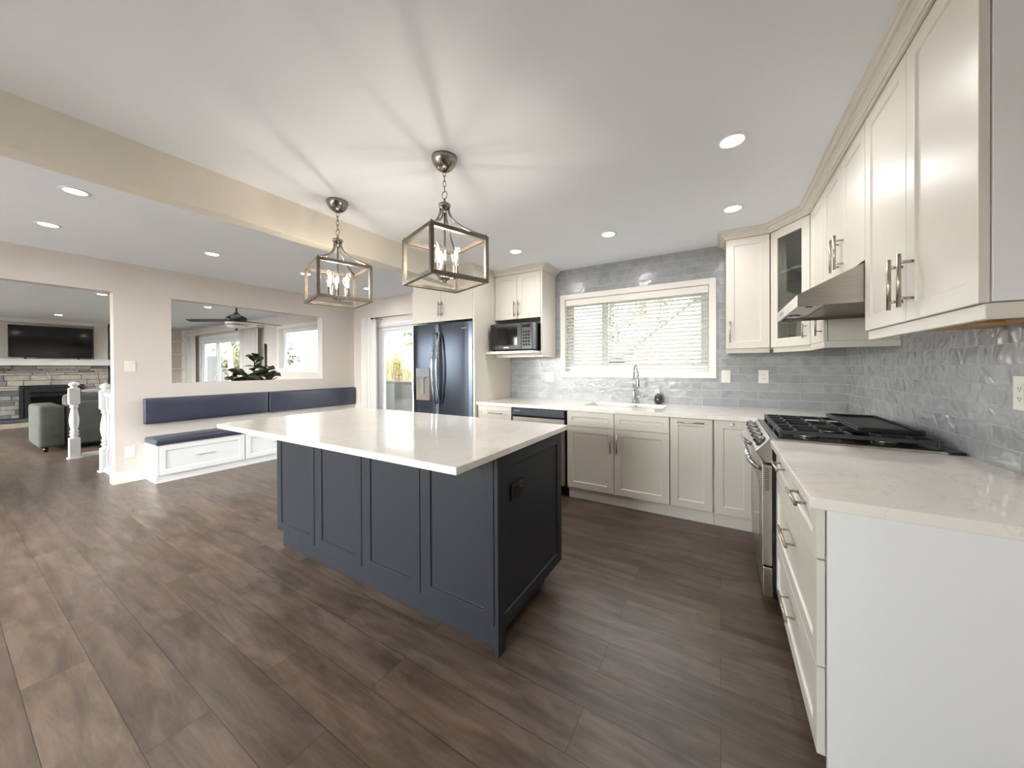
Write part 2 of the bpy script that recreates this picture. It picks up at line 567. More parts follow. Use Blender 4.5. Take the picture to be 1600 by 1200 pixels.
def bar_handle(bm, a, b, n, off=0.032, r=0.006):
    """straight bar pull from a to b on a front, standing off along n"""
    a, b, n = Vector(a), Vector(b), Vector(n)
    d = (b - a)
    tube(bm, [a + n * off, b + n * off], r, 12)
    for f in (0.16, 0.84):
        p = a + d * f
        tube(bm, [p, p + n * off], r * 0.8, 10)

def obj(name, bm, mat, parent=None, at=None, bevel=0.0, seg=2, smooth=None):
    """link a bmesh (world coordinates) as one mesh object; under a parent, or standing at `at`"""
    bmesh.ops.recalc_face_normals(bm, faces=bm.faces)
    me = bpy.data.meshes.new(name)
    root = Vector((0, 0, 0))
    if parent is not None:
        q = parent
        while q is not None:
            root += q.location
            q = q.parent
    elif at is not None:
        root = Vector(at)
    bmesh.ops.translate(bm, verts=bm.verts, vec=-root)
    if smooth is not None:
        for f in bm.faces:
            f.smooth = smooth
    bm.to_mesh(me)
    bm.free()
    o = bpy.data.objects.new(name, me)
    COL.objects.link(o)
    me.materials.append(mat)
    if parent is not None:
        o.parent = parent
    elif at is not None:
        o.location = root
    if bevel > 0:
        md = o.modifiers.new('bevel', 'BEVEL')
        md.width = bevel
        md.segments = seg
        md.limit_method = 'ANGLE'
        md.angle_limit = math.radians(40)
    return o

def thing(name, label, cat, loc, group=None):
    o = bpy.data.objects.new(name, None)
    COL.objects.link(o)
    o.empty_display_size = 0.1
    o.location = loc
    return tag(o, label, cat, group)

def tag(o, label, cat, group=None, kind=None):
    o['label'] = label
    o['category'] = cat
    if group:
        o['group'] = group
    if kind:
        o['kind'] = kind
    return o

def struct(o, label=None, cat=None):
    o['kind'] = 'structure'
    if label:
        o['label'] = label
    if cat:
        o['category'] = cat
    return o

def dup(root, loc, label=None, rotz=None):
    """copy of a thing with copies of its parts and their sub-parts"""
    r = root.copy()
    COL.objects.link(r)
    r.location = loc
    if rotz is not None:
        r.rotation_euler = (0, 0, rotz)
    if label:
        r['label'] = label
    def rec(a, b):
        for ch in list(a.children):
            c = ch.copy()
            COL.objects.link(c)
            c.parent = b
            rec(ch, c)
    rec(root, r)
    return r

B = bmesh.new
NX, PX, NY, PY = (-1, 0, 0), (1, 0, 0), (0, -1, 0), (0, 1, 0)

# ================================================================== the setting
ZK, ZD, ZL = 2.490, 2.530, 2.500          # ceilings: kitchen, dining, living room
XR, YB = 0.92, 4.0                        # tiled faces of right and back wall
XL, YD = -5.88, 4.087                     # dining side of the dividing wall, outer wall of dining and living room
YF = -2.7
XFP = -14.0

bm = B()
HX0, HX1, HY0, HY1 = -8.10, -6.84, 1.52, 3.30     # stairwell
box(bm, XL - 0.14, 1.1, YF - 0.2, 4.25, -0.12, 0)
box(bm, XFP - 0.3, XL - 0.14, YF - 0.2, HY0, -0.12, 0)
box(bm, XFP - 0.3, XL - 0.14, HY1, 4.25, -0.12, 0)
box(bm, XFP - 0.3, HX0, HY0, HY1, -0.12, 0)
box(bm, HX1, XL - 0.14, HY0, HY1, -0.12, 0)
struct(obj('floor', bm, M['floor']), 'brown wood-look plank floor running through all rooms', 'floor')

bm = B()
box(bm, -2.70, 1.1, YF - 0.2, 4.3, ZK, 2.75)
box(bm, XL - 0.07, -2.70, YF - 0.2, 4.3, ZD, 2.75)
box(bm, XFP - 0.3, XL - 0.07, YF - 0.2, 4.3, ZL, 2.75)
struct(obj('ceiling', bm, M['ceiling']), 'white painted ceiling', 'ceiling')

bm = B()
box(bm, -2.735, -2.613, YF, 3.215, 2.25, 2.60)
struct(obj('trim_1', bm, M['beam'], bevel=0.004), 'cream painted ceiling beam dropping between kitchen and dining area', 'beam')

# right wall with tile
bm = B()
box(bm, XR + 0.01, XR + 0.17, YF - 0.2, 4.3, 0, 2.7)
struct(obj('wall_right', bm, M['wall']), 'painted wall behind the range run', 'wall')
bm = B()
box(bm, XR, XR + 0.01, 1.30, YB, 0.87, ZK)
struct(obj('trim_2', bm, M['tile_y']), 'glossy grey subway tile splashback beside the range', 'splashback')

# back wall of the kitchen with the window hole
WX0, WX1, WZ0, WZ1 = -1.628, -0.093, 1.246, 2.122
def holed(bm, x0, x1, y0, y1, z0, z1, holes):
    """wall along X with rectangular holes (hx0,hx1,hz0,hz1), sorted left to right"""
    x = x0
    for (a, b, c, d) in holes:
        if a > x:
            box(bm, x, a, y0, y1, z0, z1)
        if c > z0:
            box(bm, a, b, y0, y1, z0, c)
        if d < z1:
            box(bm, a, b, y0, y1, d, z1)
        x = b
    if x < x1:
        box(bm, x, x1, y0, y1, z0, z1)

bm = B()
holed(bm, -3.52, XR + 0.01, YB + 0.01, YB + 0.2, 0, 2.7, [(WX0, WX1, WZ0, WZ1)])
struct(obj('wall_back', bm, M['wall']), 'kitchen wall with the sink window', 'wall')
bm = B()
holed(bm, -2.404, XR, YB, YB + 0.01, 0.87, ZK, [(WX0, WX1, WZ0, WZ1)])
struct(obj('trim_3', bm, M['tile_x']), 'glossy grey subway tile around the sink window', 'splashback')

# outer wall of dining and living room
SX0, SX1, SZ1 = -5.22, -3.55, 2.02
VX0, VX1, VZ0, VZ1 = -8.58, -6.75, 1.30, 2.20
LX0, LX1, LZ1 = -13.05, -10.22, 2.16
bm = B()
holed(bm, XFP - 0.3, -3.52, YD, YD + 0.16, 0, 2.7, [(LX0, LX1, 0, LZ1), (VX0, VX1, VZ0, VZ1), (SX0, SX1, 0, SZ1)])
struct(obj('wall_rear', bm, M['wall']), 'painted outer wall of dining and living room', 'wall')

# dividing wall with doorway and pass-through
OY, OZ = 1.077, 2.179
PY0, PY1, PZ0, PZ1 = 1.561, 3.482, 1.130, 2.185
bm = B()
def lbox(y0, y1, z0, z1):
    box(bm, XL - 0.14, XL, y0, y1, z0, z1)
lbox(YF, -0.9, 0, 2.62)
lbox(-0.9, OY, OZ, 2.62)
lbox(OY, PY0, 0, 2.62)
lbox(PY0, PY1, 0, PZ0)
lbox(PY0, PY1, PZ1, 2.62)
lbox(PY1, YD, 0, 2.62)
struct(obj('wall_left', bm, M['wall']), 'painted dividing wall with doorway and pass-through to the living room', 'wall')

# wall behind the camera, with two windows, and the far living room walls
bm = B()
holed(bm, XFP - 0.3, XR + 0.01, YF - 0.16, YF, 0, 2.7, [(-12.6, -7.4, 0.75, 2.3), (-5.75, -2.95, 0.06, 2.35), (-2.6, -1.0, 0.9, 2.15)])
struct(obj('wall_front', bm, M['wall']), 'painted wall at the front of the house', 'wall')
bm = B()
box(bm, XFP - 0.46, XFP - 0.3, YF - 0.2, 4.3, 0, 2.7)
struct(obj('wall_far', bm, M['wall']), 'far painted wall of the living room', 'wall')

# stairwell
bm = B()
box(bm, HX0 - 0.02, HX0, HY0, HY1, -1.6, 0.0)
box(bm, HX1, HX1 + 0.02, HY0, HY1, -1.6, 0.0)
box(bm, HX0, HX1, HY1, HY1 + 0.02, -1.6, 0.0)
box(bm, HX0, HX1, HY0 - 0.02, HY0, -1.6, -0.13)
for k in range(7):
    box(bm, HX0, HX1, HY0 + 0.26 * k, HY0 + 0.26 * (k + 1), -1.6, -0.19 * (k + 1))
struct(obj('stairs', bm, M['trim']), 'steps going down behind the white railing', 'stairs')

# baseboards
def baseboard(name, path, label):
    bm = B()
    sweep(bm, path, [(0.0, 0.0), (0.014, 0.0), (0.014, 0.085), (0.010, 0.092), (0.010, 0.108), (0.005, 0.125), (0.0, 0.128)])
    return struct(obj(name, bm, M['trim']), label, 'baseboard')
baseboard('baseboard_left', [(XL - 0.14, OY), (XL, OY), (XL, 1.318)], 'white baseboard wrapping the doorway corner')
baseboard('baseboard_rear', [(XL, YD), (SX0 - 0.07, YD)], 'white baseboard under the dining curtain')

# kitchen window: casing, vinyl frame, sashes, panes
def window(name, x0, x1, z0, z1, y, mull, casing, label, depth=0.2, cas_w=0.06, cas_y=None):
    cy = y if cas_y is None else cas_y
    bm = B()
    if casing:
        holed(bm, x0 - cas_w, x1 + cas_w, cy - 0.014, cy - 0.0005, z0 - cas_w, z1 + cas_w, [(x0, x1, z0, z1)])
    else:
        holed(bm, x0, x1, y, y + 0.01, z0, z1, [(x0 + 0.006, x1 - 0.006, z0 + 0.006, z1 - 0.006)])
    o = struct(obj(name, bm, M['trim'], bevel=0.002), label, 'window')
    bm = B()
    fy0, fy1 = y + 0.085, y + 0.15
    holed(bm, x0 + 0.001, x1 - 0.001, fy0, fy1, z0 + 0.001, z1 - 0.001, [(x0 + 0.045, x1 - 0.045, z0 + 0.045, z1 - 0.045)])
    obj('frame', bm, M['pvc'], o, bevel=0.003)
    xs = [x0 + 0.045] + mull + [x1 - 0.045]
    for i in range(len(xs) - 1):
        a, b = xs[i], xs[i + 1]
        yy = fy0 + 0.012 + 0.022 * (i % 2)
        bm = B()
        holed(bm, a - (0.02 if i else 0), b + (0.02 if i < len(xs) - 2 else 0), yy, yy + 0.02, z0 + 0.045, z1 - 0.045, [(a + 0.035, b - 0.035, z0 + 0.085, z1 - 0.085)])
        s = obj('sash', bm, M['pvc'], o, bevel=0.002)
        bm = B()
        box(bm, a + 0.035, b - 0.035, yy + 0.008, yy + 0.012, z0 + 0.085, z1 - 0.085)
        obj('pane', bm, M['glass'], s)
    # reveal lining
    bm = B()
    box(bm, x0 + 0.0005, x0 + 0.004, y + 0.001, fy0, z0 + 0.004, z1 - 0.004)
    box(bm, x1 - 0.004, x1 - 0.0005, y + 0.001, fy0, z0 + 0.004, z1 - 0.004)
    box(bm, x0 + 0.0005, x1 - 0.0005, y + 0.001, fy0, z0 + 0.0005, z0 + 0.004)
    box(bm, x0 + 0.0005, x1 - 0.0005, y + 0.001, fy0, z1 - 0.004, z1 - 0.0005)
    obj('reveal', bm, M['trim'], o)
    return o

window('window_1', WX0, WX1, WZ0, WZ1, YB, [-1.17], True, 'white framed sliding window above the kitchen sink', cas_w=0.06)
window('window_2', VX0, VX1, VZ0, VZ1, YD, [], True, 'bright white framed window seen through the pass-through', cas_w=0.075)
window('window_5', -5.75, -2.95, 0.06, 2.35, YF - 0.16, [-4.8, -3.9], False, 'tall window of the dining area behind the viewpoint, enlarged for more daylight')  # unseen, enlarged to throw more daylight onto the dining ceiling
window('window_3', -2.6, -1.0, 0.9, 2.15, YF - 0.16, [-1.8], False, 'wide window behind the viewpoint')
window('added_window_4', -12.6, -7.4, 0.75, 2.3, YF - 0.16, [-10.9, -9.1], False, 'added unseen front window bringing daylight into the living room')  # unseen, added and widened to bring more daylight into the living room

def slider(name, x0, x1, z1, y, label, split):
    bm = B()
    holed(bm, x0, x1, y + 0.03, y + 0.14, 0.0, z1, [(x0 + 0.05, x1 - 0.05, 0.03, z1 - 0.055)])
    holed(bm, x0 - 0.07, x1 + 0.07, y - 0.014, y - 0.0005, 0.0, z1 + 0.07, [(x0, x1, 0.0, z1)])
    o = struct(obj(name, bm, M['pvc'], bevel=0.003), label, 'sliding door')
    for i, (a, b) in enumerate(((x0 + 0.05, split + 0.035), (split - 0.035, x1 - 0.05))):
        yy = y + 0.055 + 0.04 * i
        bm = B()
        holed(bm, a, b, yy, yy + 0.03, 0.03, z1 - 0.055, [(a + 0.07, b - 0.07, 0.13, z1 - 0.125)])
        s = obj('door_leaf', bm, M['pvc'], o, bevel=0.003)
        bm = B()
        box(bm, a + 0.07, b - 0.07, yy + 0.012, yy + 0.018, 0.13, z1 - 0.125)
        obj('pane', bm, M['glass'], s)
        if i == 0:
            bm = B()
            tube(bm, [(b - 0.035, yy, 0.92), (b - 0.035, yy - 0.03, 0.94), (b - 0.035, yy - 0.03, 1.12), (b - 0.035, yy, 1.14)], 0.008, 8)
            obj('handle', bm, M['pvc'], s)
    return o
slider('door_1', SX0, SX1, SZ1, YD, 'white framed sliding patio door beside the refrigerator', -4.38)
slider('door_2', LX0, LX1, LZ1, YD, 'white framed sliding patio door of the living room', -12.08)

# crown moulding over the cabinets
CROWN = [(0.0, 2.424), (0.010, 2.424), (0.010, 2.436), (0.016, 2.436), (0.019, 2.446), (0.027, 2.455), (0.040, 2.461), (0.040, 2.467), (0.050, 2.467), (0.056, 2.476), (0.064, 2.478), (0.064, 2.4895), (0.0, 2.4895)]
bm = B()
sweep(bm, [(0.045, 3.998), (0.045, 3.65), (0.362, 3.65), (0.571, 3.34), (0.571, 1.385), (0.918, 1.385)][::-1], [(-o, z) for o, z in CROWN])
struct(obj('trim_4', bm, M['cab']), 'white crown moulding along the tops of the right wall cabinets', 'crown moulding')
bm = B()
sweep(bm, [(-2.404, 3.62), (-1.752, 3.62), (-1.752, 3.998)], CROWN)
struct(obj('trim_5', bm, M['cab']), 'white crown moulding on the microwave cabinet', 'crown moulding')

# ================================================================== cabinets
def handle(parent, a, b, n, mat='nickel', off=0.032, r=0.006):
    bm = B()
    bar_handle(bm, a, b, n, off, r)
    return obj('handle', bm, M[mat], parent)

def front(parent, name, o, ux, n, w, h, mat='cab', rail=0.06, slab=False):
    bm = B()
    shaker(bm, o, ux, n, w, h, rail=rail, slab=slab)
    return obj(name, bm, M[mat], parent, bevel=0.0015)

DY = 3.245          # door plane of the sink run
G = 0.0015
ZT, TH = 0.910, 0.033

# --- drawer cabinet at the refrigerator end
c = thing('base_cabinet', 'narrow white drawer cabinet between refrigerator panel and dishwasher', 'cabinet', (-2.17, 3.6, 0), 'lower cabinets of the sink run')
bm = B(); box(bm, -2.400, -1.948, DY + 0.021, 3.985, 0.105, 0.875); obj('body', bm, M['cab'], c)
bm = B(); box(bm, -2.400, -1.948, 3.305, 3.32, 0.0, 0.104); obj('toe_kick', bm, M['trim'], c)
for (z0, z1) in ((0.728, 0.868), (0.425, 0.724), (0.12, 0.421)):
    d = front(c, 'drawer', (-2.398, DY, z0), PX, NY, 0.448, z1 - z0, rail=0.05)
    zc = (z0 + z1) / 2 if z0 > 0.7 else z1 - 0.07
    handle(d, (-2.235, DY, zc), (-2.05, DY, zc), NY)

# --- dishwasher
dw = thing('dishwasher', 'stainless steel dishwasher under the counter left of the sink', 'dishwasher', (-1.632, 3.6, 0))
bm = B(); box(bm, -1.935, -1.330, 3.275, 3.97, 0.10, 0.868); obj('body', bm, M['black'], dw)
bm = B(); box(bm, -1.930, -1.333, DY - 0.005, 3.274, 0.115, 0.775); obj('door', bm, M['steel_d'], dw, bevel=0.006)
bm = B(); box(bm, -1.930, -1.333, DY - 0.008, 3.274, 0.795, 0.862); cp = obj('control_panel', bm, pmat('dark blue grey panel', srgb(72, 76, 86), 0.3, var=0.02), dw, bevel=0.004)
bm = B()
for k in range(6):
    box(bm, -1.905 + 0.012 * k, -1.897 + 0.012 * k, DY - 0.0088, DY - 0.0082, 0.838, 0.842 + 0.003 * (k % 2))
obj('marking', bm, M['plate'], cp)
bm = B(); box(bm, -1.92, -1.343, 3.26, 3.274, 0.776, 0.794); obj('handle_recess', bm, M['black'], dw)
bm = B(); box(bm, -1.935, -1.310, 3.315, 3.33, 0.0, 0.099); obj('toe_kick', bm, M['black'], dw)

# --- sink cabinet
c = thing('base_cabinet', 'wide white two-door cabinet under the sink with false drawer fronts', 'cabinet', (-0.84, 3.6, 0), 'lower cabinets of the sink run')
bm = B(); box(bm, -1.308, -0.374, DY + 0.021, 3.985, 0.105, 0.66); obj('body', bm, M['cab'], c)
bm = B(); box(bm, -1.308, -0.374, DY + 0.021, DY + 0.04, 0.661, 0.875); obj('front_rail', bm, M['cab'], c)
bm = B(); box(bm, -1.308, -0.373, 3.305, 3.32, 0.0, 0.104); obj('toe_kick', bm, M['trim'], c)
front(c, 'false_drawer', (-1.304, DY, 0.730), PX, NY, 0.457, 0.138, rail=0.05)
front(c, 'false_drawer', (-0.842, DY, 0.730), PX, NY, 0.467, 0.138, rail=0.05)
d = front(c, 'door', (-1.304, DY, 0.122), PX, NY, 0.457, 0.602)
handle(d, (-0.874, DY, 0.505), (-0.874, DY, 0.682), NY)
d = front(c, 'door', (-0.842, DY, 0.122), PX, NY, 0.467, 0.602)
handle(d, (-0.816, DY, 0.505), (-0.816, DY, 0.682), NY)

# --- pull-out cabinet
c = thing('base_cabinet', 'narrow white pull-out cabinet with a horizontal bar handle right of the sink', 'cabinet', (-0.21, 3.6, 0), 'lower cabinets of the sink run')
bm = B(); box(bm, -0.370, -0.048, DY + 0.021, 3.985, 0.105, 0.875); obj('body', bm, M['cab'], c)
bm = B(); box(bm, -0.371, -0.047, 3.305, 3.32, 0.0, 0.104); obj('toe_kick', bm, M['trim'], c)
d = front(c, 'door', (-0.367, DY, 0.122), PX, NY, 0.312, 0.746)
handle(d, (-0.312, DY, 0.838), (-0.112, DY, 0.838), NY)

# --- corner cabinet
c = thing('base_cabinet', 'white corner cabinet with a round knob beside the range', 'cabinet', (0.35, 3.6, 0), 'lower cabinets of the sink run')
bm = B(); box(bm, -0.044, 0.905, DY + 0.021, 3.985, 0.105, 0.875); obj('body', bm, M['cab'], c)
bm = B(); box(bm, -0.045, 0.300, 3.305, 3.32, 0.0, 0.104); obj('toe_kick', bm, M['trim'], c)
bm = B(); box(bm, 0.29, 0.905, 3.075, DY + 0.020, 0.105, 0.875); obj('return_panel', bm, M['cab'], c)
d = front(c, 'door', (-0.038, DY, 0.122), PX, NY, 0.256, 0.746)
bm = B()
tube(bm, [(0.073, DY, 0.845), (0.073, DY - 0.014, 0.845)], 0.006, 10)
tube(bm, [(0.073, DY - 0.014, 0.845), (0.073, DY - 0.018, 0.845), (0.073, DY - 0.026, 0.845)], [0.012, 0.016, 0.012], 16)
obj('knob', bm, M['plate'], d)
front(c, 'filler_panel', (0.221, DY, 0.122), PX, NY, 0.066, 0.746, slab=True)

# --- drawer cabinet in the foreground
DX = 0.252
c = thing('base_cabinet', 'white drawer cabinet with four drawers and grey-white end panel in the right foreground', 'cabinet', (0.6, 1.83, 0))
bm = B(); box(bm, 0.2735, 0.905, 1.402, 2.282, 0.105, 0.874); obj('body', bm, M['cab'], c)
bm = B(); box(bm, 0.32, 0.335, 1.402, 2.282, 0.0, 0.104); obj('toe_kick', bm, M['trim'], c)
bm = B(); box(bm, 0.2765, 0.918, 1.384, 1.401, 0.0, 0.874); obj('end_panel', bm, M['white'], c, bevel=0.001)
def rdrawer(y0, y1, z0, z1, hz, hl):
    d = front(c, 'drawer', (DX, y1, z0), (0, -1, 0), NX, y1 - y0, z1 - z0, rail=0.055)
    yc = (y0 + y1) / 2
    handle(d, (DX, yc + hl / 2, hz), (DX, yc - hl / 2, hz), NX)
rdrawer(1.838, 2.280, 0.714, 0.868, 0.828, 0.19)
rdrawer(1.388, 1.834, 0.714, 0.868, 0.828, 0.19)
rdrawer(1.388, 2.280, 0.385, 0.709, 0.590, 0.22)
rdrawer(1.388, 2.280, 0.115, 0.380, 0.295, 0.22)

# --- worktops
bm = B()
KX0, KX1, KY0, KY1 = -1.215, -0.465, 3.49, 3.86
for (x0, x1, y0, y1) in ((-2.404, KX0, 3.222, 3.998), (KX1, XR - 0.001, 3.222, 3.998), (KX0, KX1, 3.222, KY0), (KX0, KX1, KY1, 3.998), (0.24, XR - 0.001, 3.066, 3.222)):
    box(bm, x0, x1, y0, y1, ZT - TH, ZT)
bmesh.ops.remove_doubles(bm, verts=bm.verts, dist=1e-5)
wt = obj('worktop', bm, M['quartz'], at=(-0.7, 3.6, ZT - TH))
tag(wt, 'white quartz worktop along the sink wall', 'worktop')
bm = B(); box(bm, 0.228, XR - 0.001, 1.345, 2.286, ZT - TH, ZT)
tag(obj('worktop', bm, M['quartz'], at=(0.6, 1.8, ZT - TH), bevel=0.003), 'white quartz worktop in the right foreground beside the range', 'worktop')

# --- sink, faucet, soap
s = thing('sink', 'white double-bowl undermount sink below the window', 'sink', (-0.84, 3.675, 0.67))
for (a, b) in ((KX0 + 0.002, -0.80), (-0.77, KX1 - 0.002)):
    bm = B()
    z0, z1 = 0.69, ZT - 0.012
    y0, y1 = KY0 + 0.002, KY1 - 0.002
    t = 0.006
    box(bm, a, b, y0, y1, z0 - t, z0)
    box(bm, a, a + t, y0, y1, z0, z1); box(bm, b - t, b, y0, y1, z0, z1)
    box(bm, a + t, b - t, y0, y0 + t, z0, z1); box(bm, a + t, b - t, y1 - t, y1, z0, z1)
    bowl = obj('bowl', bm, M['plate'], s, bevel=0.004)
    bm = B(); lathe(bm, (a + b) / 2, 3.675, [(0.0, z0 + 0.003), (0.03, z0 + 0.004), (0.04, z0 + 0.001)]); obj('drain', bm, M['chrome'], bowl)
bm = B(); box(bm, -0.799, -0.771, KY0 + 0.003, KY1 - 0.003, 0.78, ZT - 0.014); obj('divider', bm, M['plate'], s, bevel=0.004)

fx, fy = -0.80, 3.91
f = thing('faucet', 'tall chrome pull-down faucet behind the sink', 'faucet', (fx, fy, ZT))
bm = B(); lathe(bm, fx, fy, [(0.027, ZT), (0.027, ZT + 0.008), (0.020, ZT + 0.014), (0.018, ZT + 0.09), (0.016, ZT + 0.11), (0.0135, ZT + 0.29), (0.0, ZT + 0.291)]); obj('column', bm, M['chrome'], f)
dv = Vector((0.42, -0.907, 0))
pts = []
for k in range(13):
    a = PI * k / 12
    q = Vector((fx, fy, ZT + 0.28)) + dv * (0.082 * (1 - math.cos(a))) + Vector((0, 0, 0.145 * math.sin(a)))
    pts.append(q)
bm = B(); tube(bm, pts, 0.0105, 14); obj('spout', bm, M['chrome'], f)
e = pts[-1]
bm = B(); tube(bm, [e + Vector((0, 0, 0.005)), e + Vector((0, 0, -0.02)), e + Vector((0, 0, -0.09)), e + Vector((0, 0, -0.105))], [0.0125, 0.015, 0.0185, 0.017], 14); obj('spray_head', bm, M['chrome'], f)
bm = B(); tube(bm, [(fx + 0.012, fy, ZT + 0.065), (fx + 0.05, fy - 0.004, ZT + 0.07), (fx + 0.10, fy - 0.01, ZT + 0.082)], [0.010, 0.0075, 0.006], 12); obj('lever', bm, M['chrome'], f)

sx, sy = -0.555, 3.925
s = thing('soap_bottle', 'round dark green glass soap bottle with white pump beside the faucet', 'soap dispenser', (sx, sy, ZT))
bm = B(); lathe(bm, sx, sy, [(0.0, ZT + 0.0005), (0.028, ZT + 0.001), (0.041, ZT + 0.02), (0.044, ZT + 0.05), (0.036, ZT + 0.085), (0.018, ZT + 0.105), (0.015, ZT + 0.112), (0.0, ZT + 0.113)]); obj('bottle', bm, M['soapglass'], s)
bm = B(); lathe(bm, sx, sy, [(0.014, ZT + 0.113), (0.014, ZT + 0.128), (0.006, ZT + 0.134), (0.005, ZT + 0.175), (0.011, ZT + 0.177), (0.011, ZT + 0.189), (0.0, ZT + 0.190)], 16)
tube(bm, [(sx, sy, ZT + 0.183), (sx - 0.01, sy - 0.03, ZT + 0.186), (sx - 0.014, sy - 0.042, ZT + 0.176)], 0.005, 8)
obj('pump', bm, M['plate'], s)

# ================================================================== island
IX0, IX1, IY0, IY1 = -2.772, -0.852, 1.297, 2.02
IZ = 0.93
isl = thing('island_cabinet', 'charcoal blue kitchen island base with framed panels', 'island', (-1.81, 1.66, 0))
bm = B(); box(bm, IX0 + 0.012, IX1 - 0.021, IY0 + 0.021, IY1 - 0.01, 0.115, IZ - 0.031); obj('body', bm, M['navy'], isl)
xs = [(-2.770, -2.300), (-2.269, -1.811), (-1.785, -1.336), (-1.317, -0.876)]
for (a, b) in xs:
    front(isl, 'front_panel', (a, IY0, 0.135), PX, NY, b - a, IZ - 0.034 - 0.135, 'navy', rail=0.055)
for (a, b) in ((-2.2985, -2.2705), (-1.8095, -1.7865), (-1.3345, -1.3185)):
    bm = B(); box(bm, a, b, IY0 + 0.004, IY0 + 0.0205, 0.135, IZ - 0.034); obj('stile', bm, M['navy'], isl)
bm = B(); shaker(bm, (IX1, IY0, 0.104), PY, PX, IY1 - IY0, IZ - 0.034 - 0.104, rail=0.06); ep = obj('end_panel', bm, M['navy'], isl, bevel=0.0015)
bm = B(); box(bm, IX0 + 0.004, IX1 - 0.0, IY0 + 0.040, IY0 + 0.058, 0.0, 0.114); obj('toe_kick', bm, M['navy'], isl)
bm = B(); box(bm, IX1 - 0.0215, IX1 - 0.001, IY0 + 0.001, IY0 + 0.0395, 0.0, 0.103); obj('corner_post', bm, M['navy'], isl)
bm = B(); box(bm, IX1 - 0.085, IX1 - 0.067, IY0 + 0.06, IY1 - 0.11, 0.0, 0.114); obj('side_toe_kick', bm, M['navy_dark'], isl)
bm = B(); box(bm, IX0 + 0.03, IX1 - 0.087, IY1 - 0.12, IY1 - 0.105, 0.0, 0.114); obj('rear_toe_kick', bm, M['navy_dark'], isl)
bm = B(); box(bm, -2.935, -0.842, 1.003, 2.108, IZ - 0.030, IZ)
tag(obj('worktop', bm, M['quartz'], at=(-1.89, 1.55, IZ - 0.03), bevel=0.003), 'white quartz island worktop overhanging the charcoal island', 'worktop')

# ================================================================== outlets and switches
def plate(name, label, cat, c, n, w=0.076, h=0.122, kind='outlet', mat='plate', mat2='plate'):
    """wall plate centred at c, facing n"""
    c, n = Vector(c), Vector(n)
    ux = Vector((0, 0, 1)).cross(n).normalized()
    t = thing(name, label, cat, c, None)
    def rect(bm, x0, x1, d0, d1, z0, z1):
        vs = []
        for d in (d0, d1):
            for (x, z) in ((x0, z0), (x1, z0), (x1, z1), (x0, z1)):
                vs.append(bm.verts.new(c + ux * x + n * d + Vector((0, 0, z))))
        for q in ((0, 1, 2, 3), (4, 5, 6, 7), (0, 1, 5, 4), (1, 2, 6, 5), (2, 3, 7, 6), (3, 0, 4, 7)):
            bm.faces.new([vs[i] for i in q])
    bm = B(); rect(bm, -w / 2, w / 2, 0.0005, 0.006, -h / 2, h / 2); obj('cover_plate', bm, M[mat], t, bevel=0.0015)
    if kind == 'outlet':
        bm = B(); rect(bm, -0.017, 0.017, 0.0062, 0.008, -0.035, 0.035); f = obj('socket', bm, M[mat2], t, bevel=0.001)
        bm = B()
        for s in (-1, 1):
            rect(bm, -0.008, -0.0055, 0.0081, 0.0085, s * 0.018 - 0.004, s * 0.018 + 0.005)
            rect(bm, 0.0055, 0.008, 0.0081, 0.0085, s * 0.018 - 0.004, s * 0.018 + 0.005)
            rect(bm, -0.002, 0.002, 0.0081, 0.0085, s * 0.018 - 0.011, s * 0.018 - 0.007)
        obj('slots', bm, M['slot'], f)
    elif kind == 'switch':
        bm = B(); rect(bm, -0.017, 0.017, 0.0062, 0.0085, -0.033, 0.033); obj('rocker', bm, M[mat2], t, bevel=0.001)
    elif kind == 'double':
        for s in (-1, 1):
            bm = B(); rect(bm, s * 0.026 - 0.017, s * 0.026 + 0.017, 0.0062, 0.0085, -0.033, 0.033); obj('rocker', bm, M[mat2], t, bevel=0.001)
    return t
plate('outlet', 'white wall outlet on grey tile left of the sink window', 'outlet', (-1.838, YB, 1.185), NY, 0.118, 0.116, 'double')
bpy.data.objects['outlet'].name = 'light_switch'
bpy.data.objects['light_switch']['label'] = 'wide white double switch plate on grey tile left of the sink window'
bpy.data.objects['light_switch']['category'] = 'switch'
plate('light_switch', 'white single switch plate on grey tile just right of the sink window', 'switch', (0.048, YB, 1.205), NY, kind='switch')
plate('power_outlet', 'white outlet on grey tile below the corner wall cabinets', 'outlet', (0.347, YB, 1.205), NY)
plate('power_outlet', 'white outlet on grey tile at the right picture edge', 'outlet', (XR, 1.985, 1.200), NX)
plate('power_outlet', 'white outlet low on the wall beside the built-in bench', 'outlet', (XL, 1.194, 0.350), PX, 0.075, 0.125)
plate('light_switch', 'white square switch on the wall beside the doorway', 'switch', (XL, 1.203, 1.338), PX, 0.085, 0.122, 'switch')
t = plate('power_outlet', 'black outlet on the end panel of the island', 'outlet', (IX1 - 0.0055, 1.476, 0.706), PX, 0.118, 0.078, 'none', 'black', 'black')
bm = B(); box(bm, IX1 + 0.0008, IX1 + 0.003, 1.443, 1.509, 0.690, 0.722); so = obj('socket', bm, M['blackglass'], t, bevel=0.001)
bm = B()
for yy in (1.458, 1.492):
    box(bm, IX1 + 0.0031, IX1 + 0.0035, yy - 0.005, yy + 0.005, 0.700, 0.703)
    box(bm, IX1 + 0.0031, IX1 + 0.0035, yy - 0.005, yy + 0.005, 0.710, 0.713)
obj('slots', bm, M['slot'], so)

# ================================================================== wall cabinets
UX = 0.571      # door plane of the right wall cabinets
def light_rail(parent, path, mat='cab'):
    bm = B()
    sweep(bm, path, [(0.0, 1.418), (0.0, 1.4585), (-0.018, 1.4585), (-0.018, 1.418)])
    return obj('light_rail', bm, M[mat], parent, bevel=0.002)

